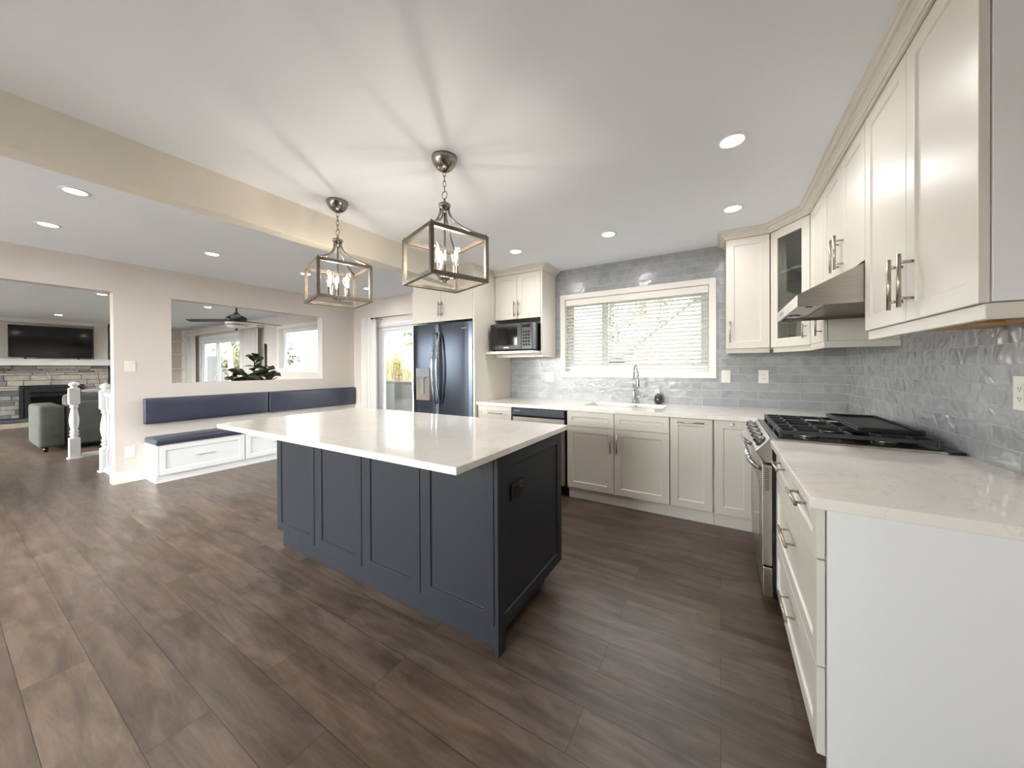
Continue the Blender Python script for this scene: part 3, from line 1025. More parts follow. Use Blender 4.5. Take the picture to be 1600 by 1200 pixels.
# near cabinet
c = thing('wall_cabinet', 'large white two-door wall cabinet nearest the viewer on the right', 'cabinet', (0.75, 1.79, 1.46), 'wall cabinets right of the sink window')
bm = B(); box(bm, UX + 0.022, 0.918, 1.404, 2.205, 1.462, 2.4235); obj('body', bm, M['cab'], c)
bm = B(); box(bm, UX + 0.023, 0.918, 1.386, 1.403, 1.462, 2.4235); obj('end_panel', bm, M['white'], c, bevel=0.001)
for (y0, y1, hy) in ((1.388, 1.793, 1.738), (1.797, 2.205, 1.800 + 0.022)):
    d = front(c, 'door', (UX, y1, 1.460), (0, -1, 0), NX, y1 - y0, 0.962)
    handle(d, (UX, hy, 1.505), (UX, hy, 1.69), NX, off=0.036, r=0.0065)
light_rail(c, [(0.60, 2.203), (0.60, 1.405), (0.916, 1.405)][::-1])
bm = B(); box(bm, 0.62, 0.915, 1.425, 2.2, 1.448, 1.4605); obj('bottom_panel', bm, M['wood'], c)
bm = B(); box(bm, 0.66, 0.72, 1.62, 1.68, 1.425, 1.4475); box(bm, 0.72, 0.80, 1.625, 1.66, 1.432, 1.4475); obj('mounting_block', bm, M['wood'], c, bevel=0.003)

# cabinet over the hood
c = thing('wall_cabinet', 'short white two-door wall cabinet above the range hood', 'cabinet', (0.75, 2.58, 1.79), 'wall cabinets right of the sink window')
bm = B(); box(bm, UX + 0.022, 0.918, 2.209, 2.952, 1.79, 2.4235); obj('body', bm, M['cab'], c)
for (y0, y1, hy) in ((2.211, 2.575, 2.535), (2.579, 2.950, 2.619)):
    d = front(c, 'door', (UX, y1, 1.788), (0, -1, 0), NX, y1 - y0, 0.634)
    handle(d, (UX, hy, 1.825), (UX, hy, 2.01), NX, off=0.036, r=0.0065)

# narrow cabinet beyond the hood
c = thing('wall_cabinet', 'narrow white wall cabinet between the hood and the glass corner cabinet', 'cabinet', (0.75, 3.14, 1.46), 'wall cabinets right of the sink window')
bm = B(); box(bm, UX + 0.022, 0.918, 2.972, 3.333, 1.462, 2.4235); obj('body', bm, M['cab'], c)
bm = B(); box(bm, UX + 0.024, 0.918, 2.956, 2.971, 1.462, 1.785); obj('side_panel', bm, M['cab'], c)
d = front(c, 'door', (UX, 3.333, 1.460), (0, -1, 0), NX, 0.377, 0.962)
handle(d, (UX, 3.0, 1.50), (UX, 3.0, 1.68), NX)
light_rail(c, [(0.59, 3.325), (0.59, 2.962), (0.918, 2.962)][::-1])

# diagonal corner cabinet with a glass door
pA, pB = Vector((0.365, 3.652, 0)), Vector((UX, 3.338, 0))
dd = (pB - pA); dw_ = dd.length; dux = dd.normalized(); dn = Vector((dux.y, -dux.x, 0))
c = thing('wall_cabinet', 'white diagonal corner wall cabinet with a glass door and shelves', 'cabinet', (0.7, 3.75, 1.46), 'wall cabinets right of the sink window')
iA, iB = pA - dn * 0.022, pB - dn * 0.022
outer = [(iA.x, iA.y), (iB.x, iB.y), (0.918, 3.337), (0.918, 3.998), (iA.x, 3.998)]
for nm, z0, z1 in (('bottom', 1.462, 1.480), ('top', 2.405, 2.4235)):
    bm = B(); prism(bm, outer, 2, z0, z1); obj(nm + '_panel', bm, M['cab_in'], c)
bm = B(); box(bm, iA.x, iA.x + 0.012, iA.y + 0.01, 3.998, 1.481, 2.404); box(bm, iA.x + 0.0125, 0.905, 3.985, 3.998, 1.481, 2.404)
box(bm, 0.906, 0.918, 3.352, 3.998, 1.481, 2.404); box(bm, iB.x + 0.004, 0.9055, 3.338, 3.351, 1.481, 2.404)
obj('body', bm, M['cab_in'], c)
for z in (1.78, 2.075):
    bm = B(); prism(bm, [(iA.x + 0.05, iA.y - 0.01), (iB.x - 0.02, iB.y + 0.075), (0.90, 3.36), (0.90, 3.98), (iA.x + 0.03, 3.98)], 2, z, z + 0.02); obj('shelf', bm, M['white'], c)
def diag(x, d, z):
    return pA + dux * x - dn * d + Vector((0, 0, z))
bm = B()
def dbox(x0, x1, d0, d1, z0, z1):
    vs = [bm.verts.new(diag(x, d, z)) for z in (z0, z1) for (x, d) in ((x0, d0), (x1, d0), (x1, d1), (x0, d1))]
    for q in ((0, 1, 2, 3), (4, 5, 6, 7), (0, 1, 5, 4), (1, 2, 6, 5), (2, 3, 7, 6), (3, 0, 4, 7)):
        bm.faces.new([vs[i] for i in q])
Wd = dw_ - 0.004
dbox(0.002, 0.072, 0, 0.02, 1.46, 2.422); dbox(Wd - 0.07, Wd, 0, 0.02, 1.46, 2.422)
dbox(0.072, Wd - 0.07, 0, 0.02, 1.46, 1.53); dbox(0.072, Wd - 0.07, 0, 0.02, 2.352, 2.422)
d = obj('door', bm, M['cab'], c, bevel=0.0015)
bm = B(); dbox(0.072, Wd - 0.07, 0.008, 0.012, 1.53, 2.352); obj('glass_pane', bm, M['cabglass'], d)
bm = B(); bar_handle(bm, diag(Wd - 0.03, 0, 1.51), diag(Wd - 0.03, 0, 1.62), dn, 0.03, 0.0055); obj('handle', bm, M['nickel'], d)
bm = B()
dbox(0.004, Wd, 0.022, 0.04, 1.418, 1.4585)
obj('light_rail', bm, M['cab'], c)

# cabinet right of the window
c = thing('wall_cabinet', 'white single-door wall cabinet just right of the sink window', 'cabinet', (0.2, 3.83, 1.46), 'wall cabinets right of the sink window')
bm = B(); box(bm, 0.048, 0.362, 3.672, 3.998, 1.462, 2.4235); obj('body', bm, M['cab'], c)
d = front(c, 'door', (0.046, 3.65, 1.460), PX, NY, 0.314, 0.962)
handle(d, (0.074, 3.65, 1.51), (0.074, 3.65, 1.695), NY)
bm = B(); box(bm, 0.052, 0.362, 3.675, 3.693, 1.418, 1.4585); box(bm, 0.052, 0.070, 3.6935, 3.996, 1.418, 1.4585); obj('light_rail', bm, M['cab'], c, bevel=0.002)

# microwave cabinet
c = thing('wall_cabinet', 'white two-door wall cabinet with an open niche holding the microwave', 'cabinet', (-2.08, 3.8, 1.43))
bm = B(); box(bm, -2.400, -1.776, 3.645, 3.998, 1.890, 2.4235); obj('body', bm, M['cab'], c)
bm = B(); box(bm, -1.775, -1.753, 3.622, 3.998, 1.462, 2.4235); obj('side_panel', bm, M['cab'], c, bevel=0.001)
bm = B(); box(bm, -2.400, -1.776, 3.41, 3.998, 1.462, 1.492); obj('shelf', bm, M['cab'], c, bevel=0.003)
bm = B(); box(bm, -2.398, -1.756, 3.635, 3.653, 1.424, 1.4615); box(bm, -1.774, -1.756, 3.654, 3.996, 1.424, 1.4615); obj('light_rail', bm, M['cab'], c, bevel=0.002)
for (a, b, hx) in ((-2.400, -2.092, -2.118), (-2.087, -1.778, -2.061)):
    d = front(c, 'door', (a, 3.622, 1.885), PX, NY, b - a, 0.537)
    handle(d, (hx, 3.622, 1.915), (hx, 3.622, 2.095), NY)

# microwave
m = thing('microwave', 'black countertop microwave sitting in the cabinet niche', 'microwave', (-2.07, 3.66, 1.4925))
bm = B(); box(bm, -2.352, -1.797, 3.465, 3.88, 1.505, 1.815); obj('body', bm, M['black'], m, bevel=0.006)
bm = B(); box(bm, -2.352, -1.935, 3.444, 3.464, 1.508, 1.812); d = obj('door', bm, M['black'], m, bevel=0.004)
bm = B(); box(bm, -2.310, -1.985, 3.4425, 3.4438, 1.56, 1.775); obj('door_window', bm, M['blackglass'], d)
bm = B(); box(bm, -1.934, -1.797, 3.446, 3.464, 1.508, 1.812); p = obj('control_panel', bm, M['black'], m, bevel=0.003)
bm = B()
for i in range(3):
    for j in range(5):
        box(bm, -1.915 + 0.034 * i, -1.891 + 0.034 * i, 3.4448, 3.4458, 1.55 + 0.036 * j, 1.572 + 0.036 * j)
obj('buttons', bm, M['matte'], p)
bm = B(); box(bm, -2.17, -2.10, 3.4430, 3.4439, 1.528, 1.538); obj('badge', bm, M['nickel'], d)
bm = B(); box(bm, -1.915, -1.82, 3.4448, 3.4458, 1.755, 1.79); obj('display', bm, M['screen'], p)
bm = B()
for (a, b) in ((-2.33, 3.49), (-1.82, 3.49), (-2.33, 3.85), (-1.82, 3.85)):
    lathe(bm, a, b, [(0.012, 1.4925), (0.012, 1.506)], 12)
obj('feet', bm, M['black'], m)

# ================================================================== refrigerator and its surround
FY = 3.20
c = thing('refrigerator_surround', 'white cabinet above the refrigerator with tall side panel', 'cabinet', (-2.9, 3.6, 0))
bm = B(); box(bm, -2.432, -2.406, FY, 3.998, 0.0, 2.4895); obj('side_panel', bm, M['cab'], c, bevel=0.001)
bm = B(); box(bm, -3.405, -2.433, FY + 0.022, 3.998, 1.872, 2.2495); obj('body', bm, M['cab'], c)
bm = B(); box(bm, -2.612, -2.433, FY + 0.006, 3.998, 2.2505, 2.4895); box(bm, -3.405, -2.737, FY + 0.022, 3.998, 2.2505, 2.5295); obj('bulkhead', bm, M['cab'], c)
for (a, b, hx) in ((-3.403, -2.920, -2.928), (-2.916, -2.436, -2.876)):
    d = front(c, 'door', (a, FY, 1.868), PX, NY, b - a, 0.405, slab=True)
    handle(d, (hx, FY, 1.925), (hx, FY, 2.105), NY)
bm = B(); sweep(bm, [(-2.6125, FY + 0.0055), (-2.4065, FY + 0.0055)], [(0, 2.42), (0.006, 2.42), (0.008, 2.435), (0.02, 2.45), (0.035, 2.47), (0.04, 2.4893), (0, 2.4893)]); obj('crown', bm, M['cab'], c)

r = thing('refrigerator', 'stainless steel french-door refrigerator with ice and water dispenser', 'refrigerator', (-2.92, 3.6, 0))
FX0, FXm, FX1 = -3.398, -2.960, -2.446
bm = B(); box(bm, FX0 + 0.004, FX1 - 0.004, 3.30, 3.97, 0.03, 1.835); obj('body', bm, pmat('dark grey fridge side', srgb(92, 86, 80), 0.4, var=0.03), r)
bm = B(); box(bm, FX0 + 0.01, FX1 - 0.01, 3.32, 3.36, 0.0, 0.029); obj('base_grille', bm, M['black'], r)
def fdoor(x0, x1, z0, z1, name='door'):
    bm = B()
    k = 10
    prof = []
    for i in range(k + 1):
        u = i / k
        x = x0 + (x1 - x0) * u
        prof.append((x, FY + 0.012 - 0.012 * (1 - (2 * u - 1) ** 4)))
    prof += [(x1, FY + 0.085), (x0, FY + 0.085)]
    prism(bm, prof, 2, z0, z1)
    return obj(name, bm, M['steel_f'], r, bevel=0.004)
d1 = fdoor(FX0, FXm - 0.003, 0.70, 1.845)
d2 = fdoor(FXm + 0.003, FX1, 0.70, 1.845)
d3 = fdoor(FX0, FX1, 0.06, 0.69, 'freezer_drawer')
def bow(dr, x):
    bm = B()
    pts = []
    for k in range(15):
        u = k / 14
        z = 0.86 + (1.735 - 0.86) * u
        b = math.sin(PI * u)
        pts.append((x, FY - 0.012 - 0.062 * b ** 0.75, z))
    tube(bm, pts, [0.010 + 0.007 * math.sin(PI * k / 14) for k in range(15)], 12)
    obj('handle', bm, M['chrome'], dr)
bow(d1, FXm - 0.036); bow(d2, FXm + 0.036)
bm = B(); tube(bm, [(FX0 + 0.1, FY - 0.005, 0.60), (FX0 + 0.13, FY - 0.05, 0.60), (FX1 - 0.13, FY - 0.05, 0.60), (FX1 - 0.1, FY - 0.005, 0.60)], 0.013, 12); obj('handle', bm, M['chrome'], d3)
bm = B(); box(bm, -3.335, -3.105, FY - 0.009, FY - 0.001, 1.190, 1.300); p = obj('dispenser_panel', bm, M['greyplastic'], d1, bevel=0.004)
bm = B(); box(bm, -3.335, -3.105, FY - 0.004, FY - 0.001, 0.886, 1.188); obj('dispenser_recess', bm, pmat('dispenser recess', srgb(118, 108, 98), 0.35, var=0.08), d1, bevel=0.003)
bm = B(); box(bm, -3.26, -3.17, FY - 0.022, FY - 0.0045, 1.165, 1.188); prism(bm, [(-3.245, FY - 0.005), (-3.195, FY - 0.005), (-3.195, FY - 0.016), (-3.245, FY - 0.016)], 2, 0.98, 1.164); obj('paddle', bm, M['greyplastic'], d1, bevel=0.003)
bm = B(); box(bm, -2.60, -2.52, FY - 0.0015, FY + 0.003, 1.760, 1.772); obj('badge', bm, M['chrome'], d2)
bm = B(); box(bm, -3.33, -3.11, FY - 0.03, FY - 0.0045, 0.888, 0.900); obj('drip_tray', bm, M['black'], d1)

# ================================================================== range, griddle, hood
RY0, RY1 = 2.291, 3.058
g = thing('range', 'stainless steel slide-in gas range with knobs along the front', 'range', (0.55, 2.67, 0))
bm = B(); box(bm, 0.240, 0.900, RY0 + 0.004, RY1 - 0.004, 0.06, 0.896); obj('body', bm, M['black'], g)
bm = B(); prism(bm, [(0.239, 0.918), (0.226, 0.922), (0.163, 0.846), (0.166, 0.838), (0.198, 0.800), (0.206, 0.786), (0.239, 0.786)], 1, RY0, RY1); cp = obj('control_panel', bm, M['steel_p'], g, bevel=0.003)
kd = Vector((-0.770, 0, 0.638))
kc = Vector((0.1945, 0, 0.884))
for k in range(5):
    y = RY0 + 0.085 + 0.149 * k
    q = Vector((kc.x, y, kc.z))
    bm = B()
    tube(bm, [q + kd * 0.001, q + kd * 0.008, q + kd * 0.0085, q + kd * 0.032, q + kd * 0.036], [0.031, 0.031, 0.025, 0.022, 0.018], 24)
    tube(bm, [q + kd * 0.036 + Vector((0, -0.02, 0)), q + kd * 0.036 + Vector((0, 0.02, 0))], 0.006, 8)
    obj('knob', bm, M['steel_k'], g)
bm = B(); box(bm, 0.192, 0.2385, RY0 + 0.002, RY1 - 0.002, 0.235, 0.775); d = obj('oven_door', bm, M['steel_p'], g, bevel=0.004)
bm = B(); box(bm, 0.1905, 0.1918, RY0 + 0.12, RY1 - 0.12, 0.33, 0.64); obj('door_window', bm, M['blackglass'], d)
bm = B()
for k in range(12):
    box(bm, 0.203, 0.224, RY0 + 0.0012, RY0 + 0.0018, 0.640 + 0.010 * k, 0.644 + 0.010 * k)
obj('vent_slots', bm, M['slot'], d)
bm = B()
hp = [(0.192, RY0 + 0.035, 0.742), (0.165, RY0 + 0.03, 0.758), (0.140, RY0 + 0.035, 0.785), (0.132, RY0 + 0.055, 0.806), (0.131, RY0 + 0.12, 0.812)]
hq = [(x, RY0 + RY1 - y, z) for (x, y, z) in hp][::-1]
tube(bm, hp + hq, 0.0125, 14); obj('handle', bm, M['chrome'], d)
bm = B(); box(bm, 0.196, 0.2385, RY0 + 0.002, RY1 - 0.002, 0.070, 0.225); obj('drawer', bm, M['steel_p'], g, bevel=0.004)
bm = B(); box(bm, 0.239, 0.860, RY0 - 0.001, RY1 + 0.001, 0.8975, 0.920); obj('cooktop', bm, M['steel_p'], g, bevel=0.003)
bm = B(); box(bm, 0.262, 0.855, RY0 + 0.02, RY1 - 0.02, 0.9205, 0.923); obj('burner_tray', bm, M['black'], g)
bm = B(); box(bm, 0.861, 0.912, RY0 - 0.001, RY1 + 0.001, 0.8975, 0.921); obj('rear_vent', bm, M['black'], g, bevel=0.003)
for (x, y, rr_) in ((0.40, RY0 + 0.15, 0.045), (0.70, RY0 + 0.15, 0.038), (0.55, 2.674, 0.05), (0.40, RY1 - 0.15, 0.05), (0.70, RY1 - 0.15, 0.036)):
    bm = B(); lathe(bm, x, y, [(rr_ + 0.012, 0.9235), (rr_ + 0.012, 0.930), (rr_ + 0.002, 0.934)], 24); bu = obj('burner', bm, M['steel_p'], g)
    bm = B(); lathe(bm, x, y, [(rr_, 0.9345), (rr_, 0.941), (rr_ - 0.006, 0.945), (0, 0.946)], 24); obj('burner_cap', bm, M['iron'], bu)
gw = (RY1 - RY0 - 0.03) / 3
for k in range(3):
    y0 = RY0 + 0.015 + gw * k + 0.002
    y1 = y0 + gw - 0.004
    x0, x1 = 0.268, 0.852
    bm = B()
    zt0, zt1 = 0.945, 0.962
    for xx in (x0, x1 - 0.016):
        box(bm, xx, xx + 0.016, y0, y1, zt0 - 0.004, zt1)
    for yy in (y0, y1 - 0.013):
        box(bm, x0 + 0.016, x1 - 0.016, yy, yy + 0.013, zt0 - 0.002, zt1)
    ym = (y0 + y1) / 2
    for j in range(5):
        xx = x0 + 0.07 + 0.105 * j
        box(bm, xx, xx + 0.011, y0 + 0.013, y0 + 0.013 + 0.078, zt0 + 0.003, zt1 + 0.004)
        box(bm, xx, xx + 0.011, y1 - 0.013 - 0.078, y1 - 0.013, zt0 + 0.003, zt1 + 0.004)
    box(bm, x0 + 0.285, x0 + 0.297, y0 + 0.09, y1 - 0.09, zt0 + 0.002, zt1)
    box(bm, x0 + 0.016, x0 + 0.20, ym - 0.006, ym + 0.006, zt0 + 0.003, zt1 + 0.002)
    box(bm, x1 - 0.20, x1 - 0.016, ym - 0.006, ym + 0.006, zt0 + 0.003, zt1 + 0.002)
    for (xx, yy) in ((x0, y0), (x1 - 0.016, y0), (x0, y1 - 0.016), (x1 - 0.016, y1 - 0.016)):
        box(bm, xx, xx + 0.016, yy, yy + 0.016, 0.9235, zt0 - 0.004)
    obj('grate', bm, M['iron'], g, bevel=0.002)

q = thing('griddle', 'flat black griddle plate lying on the range grates', 'griddle', (0.72, 2.74, 0.967))
bm = B(); box(bm, 0.60, 0.838, 2.42, 3.05, 0.967, 0.978); pl = obj('plate', bm, M['griddle'], q, bevel=0.004)
bm = B()
holed_pts = ((0.60, 0.612, 2.42, 3.05), (0.826, 0.838, 2.42, 3.05), (0.612, 0.826, 2.42, 2.432), (0.612, 0.826, 3.038, 3.05))
for (a, b, y0, y1) in holed_pts:
    box(bm, a, b, y0, y1, 0.9785, 0.990)
obj('rim', bm, M['griddle'], pl, bevel=0.003)

h = thing('range_hood', 'stainless steel under-cabinet range hood', 'range hood', (0.62, 2.58, 1.595))
HY0_, HY1_ = 2.214, 2.948
bm = B()
sheet = 0.004
prism(bm, [(0.330, 1.597), (0.330, 1.655), (0.574, 1.779), (0.915, 1.779), (0.915, 1.597), (0.905, 1.597), (0.905, 1.770), (0.576, 1.770), (0.340, 1.650), (0.340, 1.597)], 1, HY0_ + 0.003, HY1_ - 0.003)
prism(bm, [(0.330, 1.597), (0.330, 1.655), (0.574, 1.779), (0.915, 1.779), (0.915, 1.597)], 1, HY0_, HY0_ + 0.003)
prism(bm, [(0.330, 1.597), (0.330, 1.655), (0.574, 1.779), (0.915, 1.779), (0.915, 1.597)], 1, HY1_ - 0.003, HY1_)
obj('shell', bm, M['steel_x'], h)
bm = B(); box(bm, 0.341, 0.904, HY0_ + 0.004, HY1_ - 0.004, 1.618, 1.624); fl = obj('filter_panel', bm, M['steel_x'], h)
bm = B()
for k in range(22):
    box(bm, 0.47, 0.88, HY0_ + 0.06 + 0.028 * k, HY0_ + 0.074 + 0.028 * k, 1.611, 1.6175)
obj('baffles', bm, M['steel_x'], fl)
for y in (HY0_ + 0.14, HY1_ - 0.14):
    bm = B(); lathe(bm, 0.40, y, [(0.036, 1.6175), (0.034, 1.610), (0.024, 1.608), (0.022, 1.612)], 20); obj('lamp', bm, M['chrome'], fl)
bm = B(); box(bm, 0.3280, 0.3298, 2.66, 2.80, 1.612, 1.642); cp = obj('control_panel', bm, M['nickel'], h)
bm = B()
for k in range(3):
    box(bm, 0.3268, 0.3279, 2.68 + 0.036 * k, 2.705 + 0.036 * k, 1.619, 1.635)
obj('buttons', bm, M['greyplastic'], cp)

# ================================================================== window blind
b = thing('window_blind', 'white venetian blind hanging in the sink window', 'blind', (-0.86, 4.04, 2.1))
bm = B(); box(bm, WX0 + 0.008, WX1 - 0.008, 4.004, 4.016, 2.045, 2.116); box(bm, WX0 + 0.008, WX1 - 0.008, 4.017, 4.065, 2.065, 2.112); obj('valance', bm, M['trim'], b, bevel=0.003)
bm = B()
zs = [1.335 + 0.0415 * k for k in range(17)]
for z in zs:
    tl = math.radians(33)
    hw = 0.0245
    vs = []
    for s in range(5):
        u = -1 + s * 0.5
        cz = 0.003 * (1 - u * u)
        yy = 4.040 + hw * u * math.cos(tl)
        zz = z + hw * u * math.sin(tl) + cz
        vs.append((bm.verts.new((WX0 + 0.012, yy, zz)), bm.verts.new((WX1 - 0.012, yy, zz)), bm.verts.new((WX0 + 0.012, yy, zz + 0.0025)), bm.verts.new((WX1 - 0.012, yy, zz + 0.0025))))
    for A, C in zip(vs, vs[1:]):
        bm.faces.new((A[0], A[1], C[1], C[0])); bm.faces.new((A[2], A[3], C[3], C[2]))
    bm.faces.new((vs[0][0], vs[0][1], vs[0][3], vs[0][2])); bm.faces.new((vs[-1][0], vs[-1][1], vs[-1][3], vs[-1][2]))
obj('slats', bm, M['blind'], b)
bm = B(); box(bm, WX0 + 0.012, WX1 - 0.012, 4.018, 4.062, 1.285, 1.305); obj('bottom_rail', bm, M['trim'], b, bevel=0.004)
for x in (-1.48, -1.17, -0.55, -0.24):
    bm = B()
    for yy in (4.015, 4.066):
        tube(bm, [(x, yy, 1.305), (x, yy, 2.06)], 0.0011, 5)
    obj('ladder_cord', bm, M['blind'], b)
bm = B(); tube(bm, [(-0.125, 4.008, 2.044), (-0.125, 4.006, 1.6), (-0.125, 4.006, 1.42)], 0.0016, 6); lathe(bm, -0.125, 4.006, [(0.0, 1.38), (0.005, 1.385), (0.004, 1.42), (0, 1.421)], 10); obj('pull_cord', bm, M['blind'], b)

# ================================================================== ceiling downlights
DL = thing('downlight', 'x', 'ceiling light', (0.056, 2.178, ZK), 'recessed ceiling downlights')
bm = B()
ring = [(0.052, -0.0015), (0.056, -0.006), (0.064, -0.0065), (0.074, -0.003), (0.075, -0.0005), (0.052, -0.0005)]
rings = []
for (r_, z) in ring:
    rings.append([bm.verts.new((0.056 + r_ * math.cos(2 * PI * k / 28), 2.178 + r_ * math.sin(2 * PI * k / 28), ZK + z)) for k in range(28)])
for A, C in zip(rings, rings[1:] + rings[:1]):
    for k in range(28):
        bm.faces.new((A[k], A[(k + 1) % 28], C[(k + 1) % 28], C[k])).smooth = True
obj('trim_ring', bm, M['trim'], DL)
bm = B(); lathe(bm, 0.056, 2.178, [(0.0, ZK - 0.003), (0.0515, ZK - 0.003), (0.0515, ZK - 0.0008), (0, ZK - 0.0008)], 28); obj('lens', bm, M['lens'], DL)
ld = bpy.data.lights.new('lamp_light', 'AREA')
ld.shape = 'DISK'
ld.size = 0.095
ld.energy = DOWNLIGHT_W
ld.color = (1.0, 0.985, 0.965)
ld.spread = math.radians(175)
lo = bpy.data.objects.new('lamp_light', ld)
COL.objects.link(lo)
lo.parent = DL
lo.location = (0, 0, -0.009)
DL['label'] = 'lit downlight nearest the wall cabinets in the kitchen ceiling, largest in view'
dls = [
    (0.083, 3.112, ZK, 'lit kitchen downlight in front of the corner wall cabinets'),
    (-0.855, 3.126, ZK, 'lit kitchen downlight above the sink window'),
    (-1.794, 3.090, ZK, 'lit kitchen downlight in front of the microwave cabinet'),
    (-3.811, 0.528, ZD, 'lit dining downlight nearest the ceiling beam at far left'),
    (-4.875, 0.530, ZD, 'lit dining downlight nearest the wall above the doorway'),
    (-4.652, 1.564, ZD, 'lit dining downlight above the left end of the bench'),
    (-4.608, 2.517, ZD, 'lit dining downlight seen at the left edge of the smaller pendant'),
    (-4.654, 3.479, ZD, 'lit dining downlight seen inside the smaller pendant cage'),
    (-8.438, 1.429, ZL, 'lit living room downlight near the top right corner of the doorway'),
    (-12.352, 1.466, ZL, 'lit living room downlight above the television'),
    (-8.494, 2.779, ZL, 'lit living room downlight seen through the pass-through'),
]
for (x, y, z, lab) in dls:
    dup(DL, (x, y, z), lab)

# ================================================================== pendants
def pendant(x, y, rot, zb, zt, label, zc=ZK):
    p = thing('pendant_light', label, 'pendant light', (x, y, zc), 'cage pendants above the island')
    s = 0.178
    R = Matrix.Rotation(rot, 3, 'Z')
    def W(a, b, z):
        v = R @ Vector((a, b, 0))
        return Vector((x + v.x, y + v.y, z))
    def rbox(bm, a0, a1, b0, b1, z0, z1):
        vs = [bm.verts.new(W(a, b, z)) for z in (z0, z1) for (a, b) in ((a0, b0), (a1, b0), (a1, b1), (a0, b1))]
        for q in ((0, 1, 2, 3), (4, 5, 6, 7), (0, 1, 5, 4), (1, 2, 6, 5), (2, 3, 7, 6), (3, 0, 4, 7)):
            bm.faces.new([vs[i] for i in q])
    t = 0.0205
    bm = B()
    for z0 in (zb, zt - t):
        rbox(bm, -s, s, -s, -s + t, z0, z0 + t); rbox(bm, -s, s, s - t, s, z0, z0 + t)
        rbox(bm, -s, -s + t, -s + t, s - t, z0, z0 + t); rbox(bm, s - t, s, -s + t, s - t, z0, z0 + t)
    for a in (-s, s - t):
        for b in (-s, s - t):
            rbox(bm, a, a + t, b, b + t, zb + t, zt - t)
    cage = obj('cage', bm, M['bronze'], p, bevel=0.0012)
    bm = B()
    for a in (-1, 1):
        for b in (-1, 1):
            c_ = W(a * (s - t / 2), b * (s - t / 2), 0)
            lathe(bm, c_.x, c_.y, [(0.006, zt), (0.006, zt + 0.006), (0.003, zt + 0.012), (0, zt + 0.013)], 10)
    obj('finials', bm, M['pewter'], cage)
    zh = zt + 0.185
    bm = B(); lathe(bm, x, y, [(0.0, zc - 0.078), (0.018, zc - 0.076), (0.045, zc - 0.060), (0.064, zc - 0.034), (0.071, zc - 0.012), (0.071, zc - 0.0006)], 32); obj('canopy', bm, M['pewter'], p)
    bm = B(); lathe(bm, x, y, [(0.004, zh + 0.04), (0.008, zh + 0.025), (0.010, zh + 0.012), (0.034, zh + 0.008), (0.034, zh - 0.006), (0.024, zh - 0.012), (0.020, zh - 0.022), (0.012, zh - 0.03), (0.006, zh - 0.04)], 24); obj('collar', bm, M['pewter'], p)
    bm = B()
    n = 14
    tube(bm, [(x + 0.019 * math.cos(2 * PI * k / n) , y, zh + 0.060 + 0.021 * math.sin(2 * PI * k / n)) for k in range(n)], 0.0026, 8, closed=True)
    z0, z1 = zh + 0.080, zc - 0.074
    nl = max(3, round((z1 - z0) / 0.030))
    L = (z1 - z0) / nl
    for k in range(nl):
        zc_ = z0 + L * (k + 0.5)
        ax = (math.cos(0.6), math.sin(0.6)) if k % 2 else (-math.sin(0.6), math.cos(0.6))
        hl, hw = L * 0.66, 0.0085
        pts = []
        for j in range(12):
            a = 2 * PI * j / 12
            pts.append((x + ax[0] * hw * math.cos(a), y + ax[1] * hw * math.cos(a), zc_ + hl * math.sin(a)))
        tube(bm, pts, 0.0021, 7, closed=True)
    obj('chain', bm, M['pewter'], p)
    for a in (-1, 1):
        for b in (-1, 1):
            bm = B()
            pts = []
            for k in range(11):
                u = k / 10
                rr_ = 0.022 + (s - t / 2 - 0.022 / 1.414) * (u ** 1.9)
                zz = zh - 0.008 - (zh - 0.008 - zt + 0.004) * (1 - (1 - u) ** 1.7) if False else zh - 0.008 - (zh - 0.008 - zt - 0.002) * (u ** 0.72)
                q = W(a * (0.016 + (s - t / 2 - 0.016) * u ** 1.75), b * (0.016 + (s - t / 2 - 0.016) * u ** 1.75), zz)
                pts.append(q)
            tube(bm, pts, 0.0062, 8)
            obj('arm', bm, M['pewter'], p)
    bm = B(); tube(bm, [(x, y, zh - 0.03), (x, y, zb + 0.03)], 0.0055, 10)
    lathe(bm, x, y, [(0.0, zb + 0.006), (0.008, zb + 0.010), (0.012, zb + 0.020), (0.024, zb + 0.026), (0.024, zb + 0.036), (0.008, zb + 0.044)], 20)
    hub = obj('stem', bm, M['pewter'], p)
    for k in range(3):
        a = rot + 2 * PI * k / 3 + 0.9
        bx, by = x + 0.062 * math.cos(a), y + 0.062 * math.sin(a)
        bm = B()
        tube(bm, [(x + 0.02 * math.cos(a), y + 0.02 * math.sin(a), zb + 0.030), (x + 0.045 * math.cos(a), y + 0.045 * math.sin(a), zb + 0.026), (bx, by, zb + 0.038)], 0.005, 8)
        lathe(bm, bx, by, [(0.010, zb + 0.036), (0.019, zb + 0.046), (0.019, zb + 0.05), (0.0155, zb + 0.052), (0.0155, zb + 0.103), (0.0, zb + 0.1035)], 18)
        so = obj('lamp_holder', bm, M['pewter'], p)
        z0 = zb + 0.104
        bm = B(); lathe(bm, bx, by, [(0.012, z0), (0.014, z0 + 0.010), (0.024, z0 + 0.040), (0.0285, z0 + 0.066), (0.026, z0 + 0.088), (0.016, z0 + 0.106), (0.006, z0 + 0.113), (0.0, z0 + 0.114)], 20); bu = obj('bulb', bm, M['bulbglass'], so)
        bm = B(); lathe(bm, bx, by, [(0.0, z0 + 0.018), (0.005, z0 + 0.024), (0.009, z0 + 0.046), (0.0095, z0 + 0.064), (0.007, z0 + 0.080), (0.0, z0 + 0.088)], 14); obj('filament', bm, M['filament'], bu)
    return p
